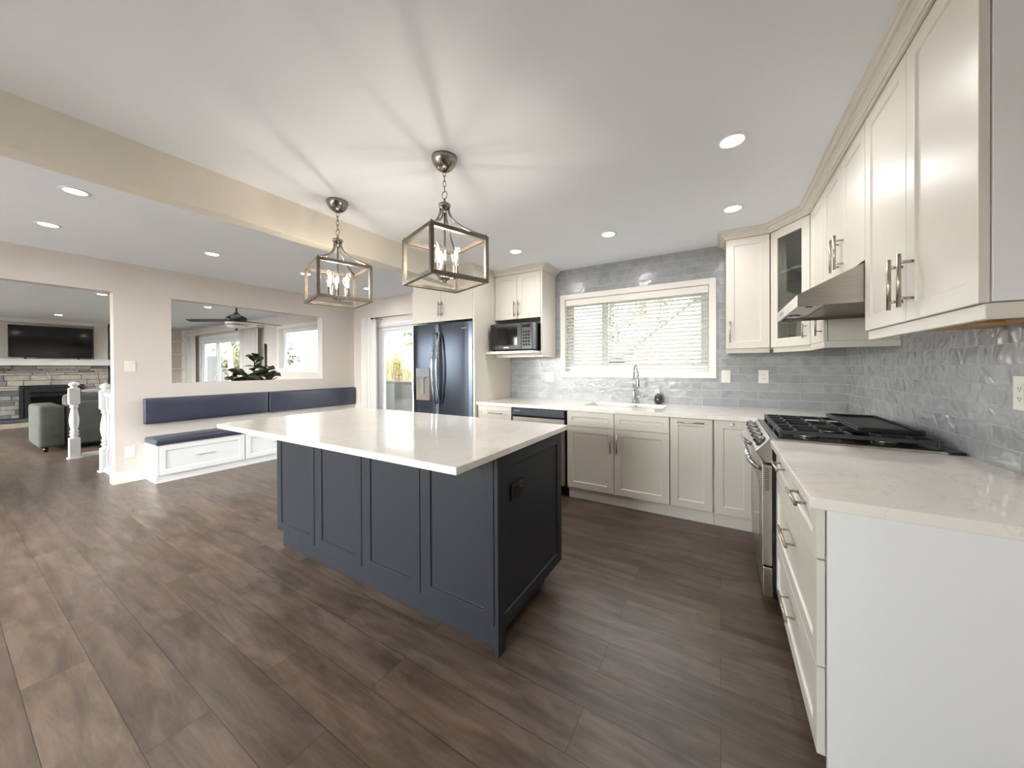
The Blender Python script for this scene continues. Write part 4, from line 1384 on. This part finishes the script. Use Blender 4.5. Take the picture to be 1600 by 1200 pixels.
pendant(-1.340, 1.508, math.radians(-19.4), 1.776, 2.035, 'larger-looking cage pendant hanging over the near right end of the island')
pendant(-2.343, 1.506, math.radians(-16.8), 1.769, 2.027, 'cage pendant over the far left end of the island')

# ================================================================== dining bench
BX = -5.483
bn = thing('bench', 'white built-in bench with drawers along the dividing wall', 'bench', (-5.68, 2.7, 0))
bm = B(); box(bm, XL + 0.001, BX - 0.021, 1.338, 3.935, 0.085, 0.432); obj('body', bm, M['white'], bn)
bm = B(); box(bm, XL + 0.001, BX - 0.022, 1.320, 1.337, 0.0, 0.432); box(bm, BX - 0.0215, BX, 1.320, 1.337, 0.085, 0.432); obj('end_panel', bm, M['white'], bn)
bm = B(); box(bm, BX - 0.036, BX - 0.0225, 1.338, 3.935, 0.0, 0.084); obj('toe_kick', bm, M['white'], bn)
for (y0, y1) in ((1.341, 2.172), (2.190, 3.03), (3.048, 3.93)):
    d = front(bn, 'drawer', (BX, y0, 0.088), PY, PX, y1 - y0, 0.335, 'white', rail=0.055)
    yc = (y0 + y1) / 2
    handle(d, (BX, yc - 0.10, 0.262), (BX, yc + 0.10, 0.262), PX, 'nickel', 0.022, 0.0045)

def cushion(name, label, x0, x1, y0, y1, z0, z1, r, axis, at, bulge=0.02, wr=0.0):
    bm = B()
    box(bm, x0, x1, y0, y1, z0, z1)
    bmesh.ops.bevel(bm, geom=list(bm.edges), offset=r, segments=4, profile=0.6, affect='EDGES')
    bmesh.ops.subdivide_edges(bm, edges=[e for e in bm.edges if e.calc_length() > 0.12], cuts=14, use_grid_fill=True)
    cx, cy, cz = (x0 + x1) / 2, (y0 + y1) / 2, (z0 + z1) / 2
    for v in bm.verts:
        u = ((v.co.x - cx) / (x1 - x0) * 2, (v.co.y - cy) / (y1 - y0) * 2, (v.co.z - cz) / (z1 - z0) * 2)
        oth = [i for i in range(3) if i != axis]
        k = max(0, 1 - u[oth[0]] ** 4) * max(0, 1 - u[oth[1]] ** 4)
        if u[axis] > 0.5:
            v.co[axis] += bulge * k + wr * k * math.sin(v.co.y * 37 + v.co.x * 19) * 0.5
    o = obj(name, bm, M['leather'], at=at, smooth=True)
    tag(o, label, 'cushion')
    return o
cushion('seat_cushion', 'charcoal leather seat cushion on the white bench', XL + 0.004, BX + 0.012, 1.312, 2.62, 0.4335, 0.498, 0.022, 2, (-5.68, 1.97, 0.4335), 0.012, 0.008)
c1 = cushion('back_cushion', 'long charcoal leather back cushion on the wall, left of the pair', XL + 0.0015, XL + 0.07, 1.302, 2.612, 0.652, 0.958, 0.018, 0, (XL + 0.03, 1.96, 0.652), 0.016)
c2 = cushion('back_cushion', 'charcoal leather back cushion on the wall, right one ending near the curtain', XL + 0.0015, XL + 0.07, 2.628, 4.062, 0.644, 0.958, 0.018, 0, (XL + 0.03, 3.35, 0.644), 0.016)
for c_ in (c1, c2):
    c_['group'] = 'back cushions above the bench'

# ================================================================== curtains
def curtain(name, label, x0, x1, y, z0, z1, folds, amp, at):
    bm = B()
    n = folds * 10
    rows = []
    for (z, k) in ((z0, 1.1), ((z0 + z1) * 0.4, 1.0), ((z0 + z1) * 0.75, 0.9), (z1, 0.75)):
        rows.append([bm.verts.new((x0 + (x1 - x0) * i / n, y + amp * k * math.sin(2 * PI * folds * i / n + 0.3 * math.sin(i)), z)) for i in range(n + 1)])
    for A, C in zip(rows, rows[1:]):
        for i in range(n):
            bm.faces.new((A[i], A[i + 1], C[i + 1], C[i])).smooth = True
    o = obj(name, bm, M['curtain'], at=at)
    md = o.modifiers.new('thick', 'SOLIDIFY')
    md.thickness = 0.003
    tag(o, label, 'curtain')
    return o
curtain('curtain', 'white curtain hanging at the dining patio door', -5.52, -5.10, 3.975, 0.015, 2.195, 5, 0.026, (-5.31, 3.975, 0.015))
curtain('curtain', 'pale curtain at the left side of the living room patio door', -13.70, -13.05, 3.98, 0.015, 2.27, 5, 0.03, (-13.4, 3.98, 0.015))
curtain('curtain', 'pale wide curtain at the right side of the living room patio door', -10.28, -9.30, 3.98, 0.015, 2.27, 8, 0.03, (-9.8, 3.98, 0.015))
rd = thing('curtain_rod', 'thin dark metal curtain rod above the dining patio door', 'curtain rod', (-4.5, 3.95, 2.165))
bm = B(); tube(bm, [(-5.15, 3.935, 2.160), (-3.50, 3.935, 2.160)], 0.008, 10); obj('rod', bm, M['pewter'], rd)
bm = B(); tube(bm, [(-5.185, 3.935, 2.16), (-5.17, 3.935, 2.16), (-5.15, 3.935, 2.16)], [0.008, 0.018, 0.012], 14); obj('finial', bm, M['fanblack'], rd)
bm = B(); tube(bm, [(-5.08, 3.935, 2.155), (-5.08, YD - 0.002, 2.155)], 0.006, 8); tube(bm, [(-3.6, 3.935, 2.155), (-3.6, YD - 0.002, 2.155)], 0.006, 8); obj('bracket', bm, M['pewter'], rd)
rd = thing('curtain_rod', 'curtain track above the living room patio door', 'curtain rod', (-11.5, 4.0, 2.29))
bm = B(); box(bm, -13.8, -9.25, 3.93, YD - 0.001, 2.275, 2.33); obj('pelmet', bm, M['wall'], rd, bevel=0.003)
bm = B(); tube(bm, [(-9.16, 4.06, 1.12), (-9.16, 4.06, 1.86)], 0.02, 10); lathe(bm, -9.16, 4.06, [(0.02, 1.86), (0.03, 1.875), (0.0, 1.90)], 12)
wh = obj('wall_ornament', bm, M['fanblack'], at=(-9.16, 4.06, 1.12))
tag(wh, 'thin dark vertical bar on the wall between curtain and window', 'wall ornament')

# ================================================================== railing
def newel(x, y, h, label):
    t = thing('newel_post', label, 'newel post', (x, y, 0), 'turned white newel posts')
    bm = B()
    s = 0.052
    box(bm, x - s, x + s, y - s, y + s, 0.015, 0.30)
    obj('block', bm, M['white'], t, bevel=0.004)
    bm = B()
    box(bm, x - s, x + s, y - s, y + s, 0.80, 1.03)
    obj('block', bm, M['white'], t, bevel=0.004)
    bm = B(); lathe(bm, x, y, [(0.050, 0.30), (0.034, 0.318), (0.032, 0.33), (0.046, 0.342), (0.046, 0.36), (0.030, 0.375), (0.044, 0.39), (0.044, 0.405), (0.032, 0.42), (0.042, 0.47), (0.050, 0.53), (0.048, 0.60), (0.036, 0.69), (0.030, 0.74), (0.042, 0.752), (0.042, 0.765), (0.032, 0.775), (0.046, 0.79), (0.050, 0.80)], 20); obj('turned_shaft', bm, M['white'], t)
    bm = B(); lathe(bm, x, y, [(0.050, 1.03), (0.030, 1.045), (0.032, 1.055), (0.052, 1.075), (0.054, 1.09), (0.040, 1.112), (0.0, h)], 20); obj('finial', bm, M['white'], t)
    bm = B(); box(bm, x - 0.068, x + 0.068, y - 0.068, y + 0.068, 0.0, 0.0145); obj('foot', bm, M['white'], t)
newel(-8.17, 1.10, 1.128, 'turned white newel post standing free left of the stairs opening')
newel(-6.77, 1.167, 1.138, 'turned white newel post beside the wall end')
def baluster(bm, x, y, z0=0.06, z1=0.965):
    s = 0.020
    box(bm, x - s, x + s, y - s, y + s, z0, 0.29); box(bm, x - s, x + s, y - s, y + s, 0.80, z1)
    lathe(bm, x, y, [(0.019, 0.29), (0.013, 0.30), (0.018, 0.31), (0.012, 0.325), (0.017, 0.338), (0.014, 0.36), (0.021, 0.46), (0.016, 0.60), (0.012, 0.72), (0.017, 0.735), (0.013, 0.75), (0.019, 0.80)], 12)
def railing(label, p0, p1, spots, loc):
    t = thing('stair_railing', label, 'railing', loc, 'white stair railings')
    (x0, y0), (x1, y1) = p0, p1
    w = 0.03
    bx0, bx1, by0, by1 = min(x0, x1) - (w if x0 == x1 else 0), max(x0, x1) + (w if x0 == x1 else 0), min(y0, y1) - (w if y0 == y1 else 0), max(y0, y1) + (w if y0 == y1 else 0)
    bm = B(); box(bm, bx0, bx1, by0, by1, 0.966, 1.005); obj('top_rail', bm, M['white'], t, bevel=0.008)
    bm = B(); box(bm, bx0 - 0.01, bx1 + 0.01, by0, by1, 0.0, 0.059); obj('shoe_rail', bm, M['white'], t, bevel=0.006)
    for (x, y) in spots:
        bm = B(); baluster(bm, x, y); obj('baluster', bm, M['white'], t)
railing('white turned railing running back from the free newel post', (-8.17, 1.17), (-8.17, 3.3), [(-8.17, 1.44 + 0.3 * k) for k in range(7)], (-8.17, 2.2, 0))
railing('short white turned railing between newel post and wall end', (-6.685, 1.167), (-6.035, 1.167), [(-6.62 + 0.135 * k, 1.167) for k in range(5)], (-6.4, 1.167, 0))

# ================================================================== living room
# fireplace wall: stone, alcove, mantel
SFX = -13.8
SY0, SY1 = -1.3, 2.43
IY_0, IY_1, IZ0_, IZ1_ = 1.075, 2.02, 0.19, 0.925
fp = thing('fireplace', 'stacked ledge stone fireplace wall with a black gas insert', 'fireplace', (XFP, 0.6, 0))
bm = B()
lay = bm.faces.layers.float.new('stone_tint')
z = 0.20
while z < 1.40:
    hgt = rnd.choice((0.045, 0.06, 0.075, 0.10, 0.12))
    hgt = min(hgt, 1.405 - z)
    y = SY0
    while y < SY1 - 0.01:
        L = rnd.uniform(0.16, 0.62)
        y2 = min(SY1, y + L)
        if SY1 - y2 < 0.12:
            y2 = SY1
        ya, yb = y, y2
        if z < IZ1_:
            if ya < IY_0 < yb:
                yb = IY_0
            elif IY_0 <= ya < IY_1:
                if yb <= IY_1:
                    y = y2
                    continue
                ya = IY_1
        if yb - ya > 0.02:
            tint = min(1, max(0, rnd.gauss(0.42, 0.25)))
            _, fs = box(bm, XFP - 0.05, SFX + rnd.uniform(-0.03, 0.025), ya + 0.003, yb - 0.003, z + 0.003, z + hgt - 0.003)
            for f_ in fs:
                f_[lay] = tint
        y = y2
    z += hgt
y = SY0
while y < SY1 - 0.05:
    y2 = min(SY1, y + rnd.uniform(0.25, 0.5))
    _, fs = box(bm, XFP - 0.05, SFX + 0.28, y + 0.003, y2 - 0.003, 0.002, 0.125)
    tint = rnd.uniform(0.5, 1.0)
    for f_ in fs:
        f_[lay] = tint
    y = y2
st = obj('stone', bm, M['stone'], fp, bevel=0.006)
bm = B(); box(bm, XFP - 0.05, SFX - 0.06, SY0, IY_0, 0.19, 1.40); box(bm, XFP - 0.05, SFX - 0.06, IY_1, SY1 - 0.01, 0.19, 1.40); box(bm, XFP - 0.05, SFX - 0.06, IY_0, IY_1, IZ1_, 1.40); obj('core', bm, M['gap'], fp)
bm = B(); box(bm, XFP - 0.05, SFX + 0.31, SY0, SY1, 0.127, 0.188); obj('hearth_slab', bm, M['slate'], fp, bevel=0.005)
bm = B(); box(bm, XFP - 0.05, XFP, SY0, SY1, 1.405, ZL - 0.002)
box(bm, XFP, SFX, 2.19, SY1, 1.405, ZL - 0.002); box(bm, XFP, SFX, SY0, 2.19, 2.41, ZL - 0.002)
obj('alcove', bm, M['wall'], fp)
bm = B(); box(bm, XFP, SFX + 0.22, SY0, SY1 + 0.03, 1.408, 1.530); box(bm, XFP, SFX + 0.25, SY0, SY1 + 0.045, 1.5305, 1.555); obj('mantel', bm, M['mantel'], fp, bevel=0.004)
bm = B()
for i, (o_, d_) in enumerate(((0.0, 0.03), (0.06, 0.015), (0.10, 0.0))):
    ya, yb, za, zb_ = IY_0 + 0.004 + o_, IY_1 - 0.004 - o_, IZ0_ + 0.002, IZ1_ - 0.004 - o_
    wdt = 0.045
    box(bm, SFX - 0.06, SFX + d_, ya, ya + wdt, za, zb_); box(bm, SFX - 0.06, SFX + d_, yb - wdt, yb, za, zb_); box(bm, SFX - 0.06, SFX + d_, ya + wdt, yb - wdt, zb_ - wdt, zb_)
ins = obj('gas_insert', bm, M['insert'], fp, bevel=0.003)
bm = B()
ya, yb = IY_0 + 0.15, IY_1 - 0.15
box(bm, SFX - 0.055, SFX - 0.05, ya, yb, IZ0_ + 0.01, IZ1_ - 0.15)
obj('firebox_glass', bm, M['blackglass'], ins)
bm = B()
for k in range(5):
    box(bm, SFX - 0.03, SFX - 0.012, ya + 0.01, yb - 0.01, IZ1_ - 0.25 + 0.016 * k, IZ1_ - 0.241 + 0.016 * k)
obj('louvre', bm, M['insert'], ins)
bm = B()
for k in range(4):
    tube(bm, [(SFX - 0.03, ya + 0.1 + 0.12 * k, 0.30), (SFX - 0.02, ya + 0.24 + 0.1 * k, 0.36 + 0.04 * (k % 2))], 0.03, 8)
obj('gas_logs', bm, M['bark'], ins)

tv = thing('television', 'large flat television standing in the alcove above the mantel', 'television', (-13.72, 1.54, 1.556))
bm = B(); box(bm, -13.76, -13.715, 0.925, 2.155, 1.60, 2.335); obj('body', bm, M['black'], tv, bevel=0.004)
bm = B(); box(bm, -13.7148, -13.7135, 0.937, 2.143, 1.615, 2.323); obj('screen', bm, M['screen'], tv)
bm = B()
for y in (1.15, 1.93):
    box(bm, -13.83, -13.64, y - 0.012, y + 0.012, 1.556, 1.566); box(bm, -13.75, -13.73, y - 0.012, y + 0.012, 1.5665, 1.599)
obj('stand', bm, M['black'], tv)

# built-in shelves right of the fireplace
bk = thing('bookcase', 'built-in cream shelves in the corner beyond the fireplace', 'bookcase', (XFP - 0.12, 3.3, 0))
bm = B(); box(bm, XFP - 0.29, XFP - 0.27, 2.55, 4.02, 0.0, ZL - 0.002); obj('back_panel', bm, M['wall'], bk)
bm = B(); box(bm, XFP - 0.27, XFP + 0.0, 4.02, 4.08, 0.0, ZL - 0.002); obj('side_panel', bm, M['trim'], bk)
bm = B(); box(bm, XFP - 0.27, XFP, 2.50, 2.55, 0.0, ZL - 0.002); obj('side_panel', bm, M['trim'], bk)
for z in (0.45, 0.88, 1.30, 1.73, 2.13):
    bm = B(); box(bm, XFP - 0.269, XFP - 0.01, 2.552, 4.018, z, z + 0.03); obj('shelf', bm, M['trim'], bk)

# sofa
sf = thing('sofa', 'grey green velvet sofa with its back to the stairs', 'sofa', (-9.6, 1.9, 0))
def soft(name, x0, x1, y0, y1, z0, z1, r=0.05):
    bm = B()
    box(bm, x0, x1, y0, y1, z0, z1)
    bmesh.ops.bevel(bm, geom=list(bm.edges), offset=r, segments=4, profile=0.55, affect='EDGES')
    return obj(name, bm, M['sofa'], sf, smooth=True)
soft('armrest', -10.12, -9.095, 0.87, 1.135, 0.07, 0.735, 0.055)
soft('armrest', -10.12, -9.095, 2.92, 3.185, 0.07, 0.735, 0.055)
soft('backrest', -9.33, -9.11, 1.142, 2.915, 0.07, 0.775, 0.04)
soft('seat', -10.12, -9.335, 1.142, 2.915, 0.07, 0.42, 0.04)
soft('back_cushion', -9.56, -9.34, 1.15, 2.02, 0.43, 0.90, 0.08)
soft('back_cushion', -9.56, -9.34, 2.03, 2.91, 0.43, 0.90, 0.08)
soft('seat_cushion', -10.10, -9.57, 1.15, 2.91, 0.425, 0.54, 0.05)
for (x, y) in ((-9.17, 0.95), (-9.17, 3.1), (-10.05, 0.95), (-10.05, 3.1)):
    bm = B(); lathe(bm, x, y, [(0.022, 0.0), (0.03, 0.072)], 12); obj('leg', bm, M['black'], sf)

# ceiling fan
hx, hy, hz = -7.36, 2.81, 2.15
fn = thing('ceiling_fan', 'black ceiling fan with white light bowl in the living room', 'ceiling fan', (hx, hy, ZL))
bm = B(); lathe(bm, hx, hy, [(0.0, ZL - 0.06), (0.03, ZL - 0.055), (0.06, ZL - 0.0006)], 20); tube(bm, [(hx, hy, ZL - 0.055), (hx, hy, hz + 0.13)], 0.014, 10); obj('downrod', bm, M['fanblack'], fn)
bm = B(); lathe(bm, hx, hy, [(0.0, hz + 0.15), (0.03, hz + 0.15), (0.045, hz + 0.12), (0.11, hz + 0.085), (0.155, hz + 0.055), (0.16, hz + 0.02), (0.155, hz - 0.02), (0.0, hz - 0.021)], 28); obj('motor_housing', bm, M['fanblack'], fn)
bm = B(); lathe(bm, hx, hy, [(0.165, hz - 0.022), (0.165, hz - 0.062), (0.0, hz - 0.063)], 28); obj('light_band', bm, M['fanglass'], fn)
bm = B(); lathe(bm, hx, hy, [(0.150, hz - 0.0635), (0.150, hz - 0.073), (0.0, hz - 0.074)], 28); obj('band_gap', bm, M['fanblack'], fn)
bm = B(); lathe(bm, hx, hy, [(0.158, hz - 0.0745), (0.145, hz - 0.105), (0.08, hz - 0.125), (0.0, hz - 0.13)], 28); obj('light_bowl', bm, M['fanglass'], fn)
bm = B(); lathe(bm, hx, hy, [(0.02, hz - 0.13), (0.02, hz - 0.145), (0.008, hz - 0.165), (0.0, hz - 0.168)], 12); obj('finial', bm, M['fanblack'], fn)
for a in (105, 211, 338):
    a = math.radians(a)
    u = Vector((math.cos(a), math.sin(a), 0)); w = Vector((-math.sin(a), math.cos(a), 0))
    bm = B()
    rows = []
    for (r_, wd) in ((0.12, 0.035), (0.2, 0.045), (0.3, 0.066), (0.6, 0.072), (0.80, 0.066), (0.86, 0.045)):
        row = []
        for (s_, dz) in ((-1, -0.012), (1, 0.012)):
            for th_ in (0, 0.008):
                row.append(bm.verts.new(Vector((hx, hy, hz + 0.012 + dz + th_)) + u * r_ + w * (s_ * wd)))
        rows.append(row)
    for A, C in zip(rows, rows[1:]):
        for (i, j) in ((0, 1), (1, 3), (3, 2), (2, 0)):
            bm.faces.new((A[i], A[j], C[j], C[i]))
    bm.faces.new((rows[0][0], rows[0][1], rows[0][3], rows[0][2])); bm.faces.new((rows[-1][0], rows[-1][1], rows[-1][3], rows[-1][2]))
    obj('blade', bm, M['fanblack'], fn)

# rubber plant
px_, py_ = -6.42, 2.66
pt = thing('potted_plant', 'dark leafy rubber plant rising behind the pass-through sill', 'plant', (px_, py_, 0))
bm = B(); lathe(bm, px_, py_, [(0.0, 0.001), (0.12, 0.001), (0.16, 0.05), (0.175, 0.32), (0.165, 0.33), (0.155, 0.29), (0.0, 0.285)], 24); obj('pot', bm, M['pot'], pt)
bm = B()
bl = B()
def leaf(p, d, L, wd):
    d = d.normalized()
    side = d.cross(Vector((rnd.gauss(0, 1), rnd.gauss(0, 1), rnd.gauss(0.5, 0.8)))).normalized()
    nn = side.cross(d)
    pts = []
    prev = None
    for k in range(7):
        u = k / 6
        c0 = p + d * (L * u) - Vector((0, 0, 1)) * (0.35 * L * u * u)
        w_ = wd * math.sin(PI * min(1, u * 0.92 + 0.06)) ** 0.8
        row = (bl.verts.new(c0 - side * w_ + nn * w_ * 0.25), bl.verts.new(c0), bl.verts.new(c0 + side * w_ + nn * w_ * 0.25))
        if prev:
            bl.faces.new((prev[0], prev[1], row[1], row[0])).smooth = True
            bl.faces.new((prev[1], prev[2], row[2], row[1])).smooth = True
        prev = row
for (dx, dy, top) in ((0.0, 0.03, 1.52), (-0.08, -0.20, 1.26), (0.03, 0.22, 1.34), (-0.05, 0.10, 1.22), (0.06, -0.10, 1.20), (0.02, 0.30, 1.22), (0.0, -0.28, 1.18)):
    pts = [Vector((px_, py_, 0.28)), Vector((px_ + dx * 0.4, py_ + dy * 0.4, 0.28 + (top - 0.28) * 0.45)), Vector((px_ + dx * 0.8, py_ + dy * 0.8, 0.28 + (top - 0.28) * 0.8)), Vector((px_ + dx, py_ + dy, top))]
    tube(bm, pts, [0.012, 0.010, 0.008, 0.005], 8)
    for k in range(15):
        u = 0.5 + 0.5 * k / 14
        i = min(2, int(u * 3))
        q_ = pts[i].lerp(pts[i + 1], u * 3 - i)
        a = k * 2.4 + dx * 20
        leaf(q_, Vector((math.cos(a), math.sin(a), rnd.uniform(0.1, 1.3))), rnd.uniform(0.12, 0.19), rnd.uniform(0.044, 0.064))
obj('stems', bm, M['stem'], pt)
lv = obj('leaves', bl, M['plantleaf'], pt)
lv.modifiers.new('thick', 'SOLIDIFY').thickness = 0.0015

# ================================================================== outdoors
bm = B(); box(bm, -60, 40, 4.4, 70, -0.9, -0.6); struct(obj('ground', bm, M['grass']), 'grass of the back yard', 'ground')
bm = B(); box(bm, -15, -2.9, 4.26, 6.6, -0.25, -0.10); struct(obj('deck', bm, M['deck']), 'grey deck outside the patio doors', 'deck')
bm = B(); box(bm, -40, 30, -40, -3.1, -0.9, -0.6); struct(obj('bounce_ground', bm, pmat('pale bounce ground', srgb(206, 204, 200), 0.9, var=0.05, vscale=1.0)), 'pale bounce ground added in front of the house to bounce daylight inside', 'ground')  # unseen pale ground, added to bounce sun and sky light up to the ceilings

dr = thing('deck_railing', 'grey solid panel railing at the edge of the deck', 'railing', (-6.6, 6.5, -0.1))
bm = B(); box(bm, -9.2, -5.9, 6.46, 6.50, -0.05, 0.93); obj('panel', bm, M['frost'], dr)
bm = B(); box(bm, -9.3, -3.4, 6.42, 6.54, 0.935, 0.985); obj('cap_rail', bm, M['deck'], dr)
bm = B(); box(bm, -5.88, -5.50, 6.44, 6.52, -0.098, 0.934); obj('post', bm, M['slot'], dr)
bm = B(); box(bm, -5.48, -3.4, 6.46, 6.50, -0.05, 0.93); obj('panel', bm, M['tubblue'], dr)

def scatter_leaves(bm, gen, n, size):
    for _ in range(n):
        p = gen()
        a = Vector((rnd.gauss(0, 1), rnd.gauss(0, 1), rnd.gauss(0, 1))).normalized() * size * rnd.uniform(0.6, 1.3)
        b = Vector((rnd.gauss(0, 1), rnd.gauss(0, 1), rnd.gauss(0, 1))).normalized() * size * rnd.uniform(0.4, 0.9)
        bm.faces.new((bm.verts.new(p - a), bm.verts.new(p + b), bm.verts.new(p + a), bm.verts.new(p - b)))

def tree(label, x, y, h, r, kind, bark='bark', lean=0.0, n=1500, size=0.16, zb=-0.6, foliage=None):
    t = thing('tree', label, 'tree', (x, y, zb), 'trees behind the house')
    bm = B(); tube(bm, [(x, y, zb), (x + lean * 0.5, y, zb + h * 0.45), (x + lean, y, zb + h * 0.97)], [0.03 * h * 0.6 + 0.03, 0.018 * h * 0.6 + 0.02, 0.012], 9)
    if kind == 'bare':
        for k in range(14):
            z_ = zb + h * (0.35 + 0.6 * k / 14)
            a = k * 2.4
            L = r * (1 - k / 20)
            x0_ = x + lean * (z_ - zb) / h
            tube(bm, [(x0_, y, z_), (x0_ + L * 0.5 * math.cos(a), y + L * 0.5 * math.sin(a), z_ + L * 0.35), (x0_ + L * math.cos(a), y + L * math.sin(a), z_ + L * 0.8)], [0.035, 0.02, 0.006], 5)
    obj('trunk', bm, M[bark], t)
    bm = B()
    if kind == 'conifer':
        def gen():
            u = rnd.random() ** 0.7
            zz = zb + h * (1 - u * 0.9)
            rr_ = r * u * (0.75 + 0.25 * math.sin(u * 40)) * math.sqrt(rnd.random())
            a = rnd.uniform(0, 2 * PI)
            return Vector((x + rr_ * math.cos(a), y + rr_ * math.sin(a), zz - rr_ * 0.25))
    else:
        blobs = [(rnd.gauss(0, 0.45), rnd.gauss(0, 0.45), rnd.uniform(0.40, 0.9), rnd.uniform(0.3, 0.5)) for _ in range(9)]
        def gen():
            b_ = rnd.choice(blobs)
            v = Vector((rnd.gauss(0, 1), rnd.gauss(0, 1), rnd.gauss(0, 1))).normalized() * (b_[3] * r * rnd.random() ** 0.4)
            return Vector((x + lean * 0.7 + b_[0] * r, y + b_[1] * r, zb + h * b_[2])) + v
    scatter_leaves(bm, gen, n, size)
    obj('crown', bm, M[foliage or ('conifer' if kind == 'conifer' else 'broadleaf')], t)
    return t

tree('tall dark conifer behind the dry hedge, beyond the dining patio door', -17.5, 17.0, 8.5, 2.6, 'conifer')
tree('loose leafy tree beyond the living room patio door', -46.0, 17.5, 9.5, 2.2, 'leafy', n=2200)
tree('pale leaning birch beyond the living room patio door', -24.5, 9.2, 7.5, 1.8, 'bare', 'birchbark', 1.1 - 2.3, n=500, size=0.10)
tree('conifer behind the pale birch', -40.0, 19.0, 8.5, 3.2, 'conifer')
tree('small ochre shrub tree in the yard beyond the living room', -28.5, 11.4, 3.4, 2.0, 'leafy', n=1600)
tree('conifer behind the neighbouring house seen left through the blind', -8.6, 32.0, 10.5, 2.6, 'conifer')
tree('leafy tree between the houses seen through the blind', -4.9, 28.5, 8.0, 1.8, 'leafy')

# dry stems hedge beyond the dining door
hg = thing('hedge', 'pale dry grass hedge glowing beyond the dining patio door', 'hedge', (-11.0, 10.5, -0.6))
bm = B()
for _ in range(2600):
    x = rnd.uniform(-14.5, -7.5); y = rnd.uniform(9.6, 11.4)
    h_ = rnd.uniform(1.6, 2.9) * (1 + 0.12 * math.sin(x * 2.1))
    lx, ly = rnd.gauss(0, 0.28), rnd.gauss(0, 0.22)
    wd = rnd.uniform(0.012, 0.03)
    a = rnd.uniform(0, PI)
    dx, dy = math.cos(a) * wd, math.sin(a) * wd
    z0 = -0.59
    v = [bm.verts.new((x - dx, y - dy, z0)), bm.verts.new((x + dx, y + dy, z0)), bm.verts.new((x + dx + lx * 0.4, y + dy + ly * 0.4, z0 + h_ * 0.6)), bm.verts.new((x - dx + lx * 0.4, y - dy + ly * 0.4, z0 + h_ * 0.6)), bm.verts.new((x + lx, y + ly, z0 + h_))]
    bm.faces.new((v[0], v[1], v[2], v[3])); bm.faces.new((v[3], v[2], v[4]))
def gen_h():
    x = rnd.uniform(-14.5, -7.5)
    return Vector((x, rnd.uniform(9.5, 11.4), rnd.uniform(0.2, 2.2)))
scatter_leaves(bm, gen_h, 2600, 0.055)
obj('stems', bm, M['straw'], hg)

fe = thing('fence', 'grey board fence seen through the left pane of the living room patio door', 'fence', (-33.8, 11.0, -0.6))
bm = B()
for k in range(18):
    box(bm, -36.6 + 0.3 * k, -36.34 + 0.3 * k, 11.0, 11.04, -0.598, 2.3)
obj('boards', bm, M['fence'], fe)
bm = B(); box(bm, -36.6, -31.24, 11.045, 11.09, 1.5, 1.6); box(bm, -36.6, -31.24, 11.045, 11.09, -0.1, 0.0); obj('rails', bm, M['fence'], fe)

def house(label, x0, x1, y0, y1, zw, zr, loc, win):
    h = thing('house', label, 'house', loc, 'neighbouring houses')
    bm = B(); box(bm, x0, x1, y0, y1, -0.6, zw)
    xm = (x0 + x1) / 2
    prism(bm, [(x0, zw), (x1, zw), (xm, zr)], 1, y0, y0 + 0.1)
    obj('wall', bm, M['siding'], h)
    bm = B()
    for s in (-1, 1):
        xe = x0 - 0.4 if s < 0 else x1 + 0.4
        ze = zw - 0.4 * (zr - zw) / (xm - x0)
        prism(bm, [(xe, ze), (xm, zr), (xm, zr + 0.15), (xe, ze + 0.15)], 1, y0 - 0.4, y1 + 0.4)
    obj('roof', bm, M['shingle'], h)
    for (a, b, c_, d_) in win:
        bm = B(); holed(bm, a - 0.08, b + 0.08, y0 - 0.04, y0 - 0.001, c_ - 0.08, d_ + 0.08, [(a, b, c_, d_)]); w_ = obj('window', bm, M['trim'], h)
        bm = B(); box(bm, a, b, y0 - 0.02, y0 - 0.002, c_, d_); obj('pane', bm, M['blackglass'], w_)
house('white gabled house seen through the left half of the blind', -9.6, -4.9, 17.0, 23.0, 1.9, 3.6, (-6.8, 20, -0.6), [(-7.4, -6.7, 0.3, 1.2), (-6.4, -5.6, 0.3, 1.2)])
house('white gabled house seen through the right half of the blind', -3.7, 2.0, 18.0, 24.0, 2.2, 4.4, (-0.7, 21, -0.6), [(-3.2, -2.4, 0.4, 1.3), (-2.2, -1.4, 0.4, 1.3), (-1.0, -0.2, 0.4, 1.3)])
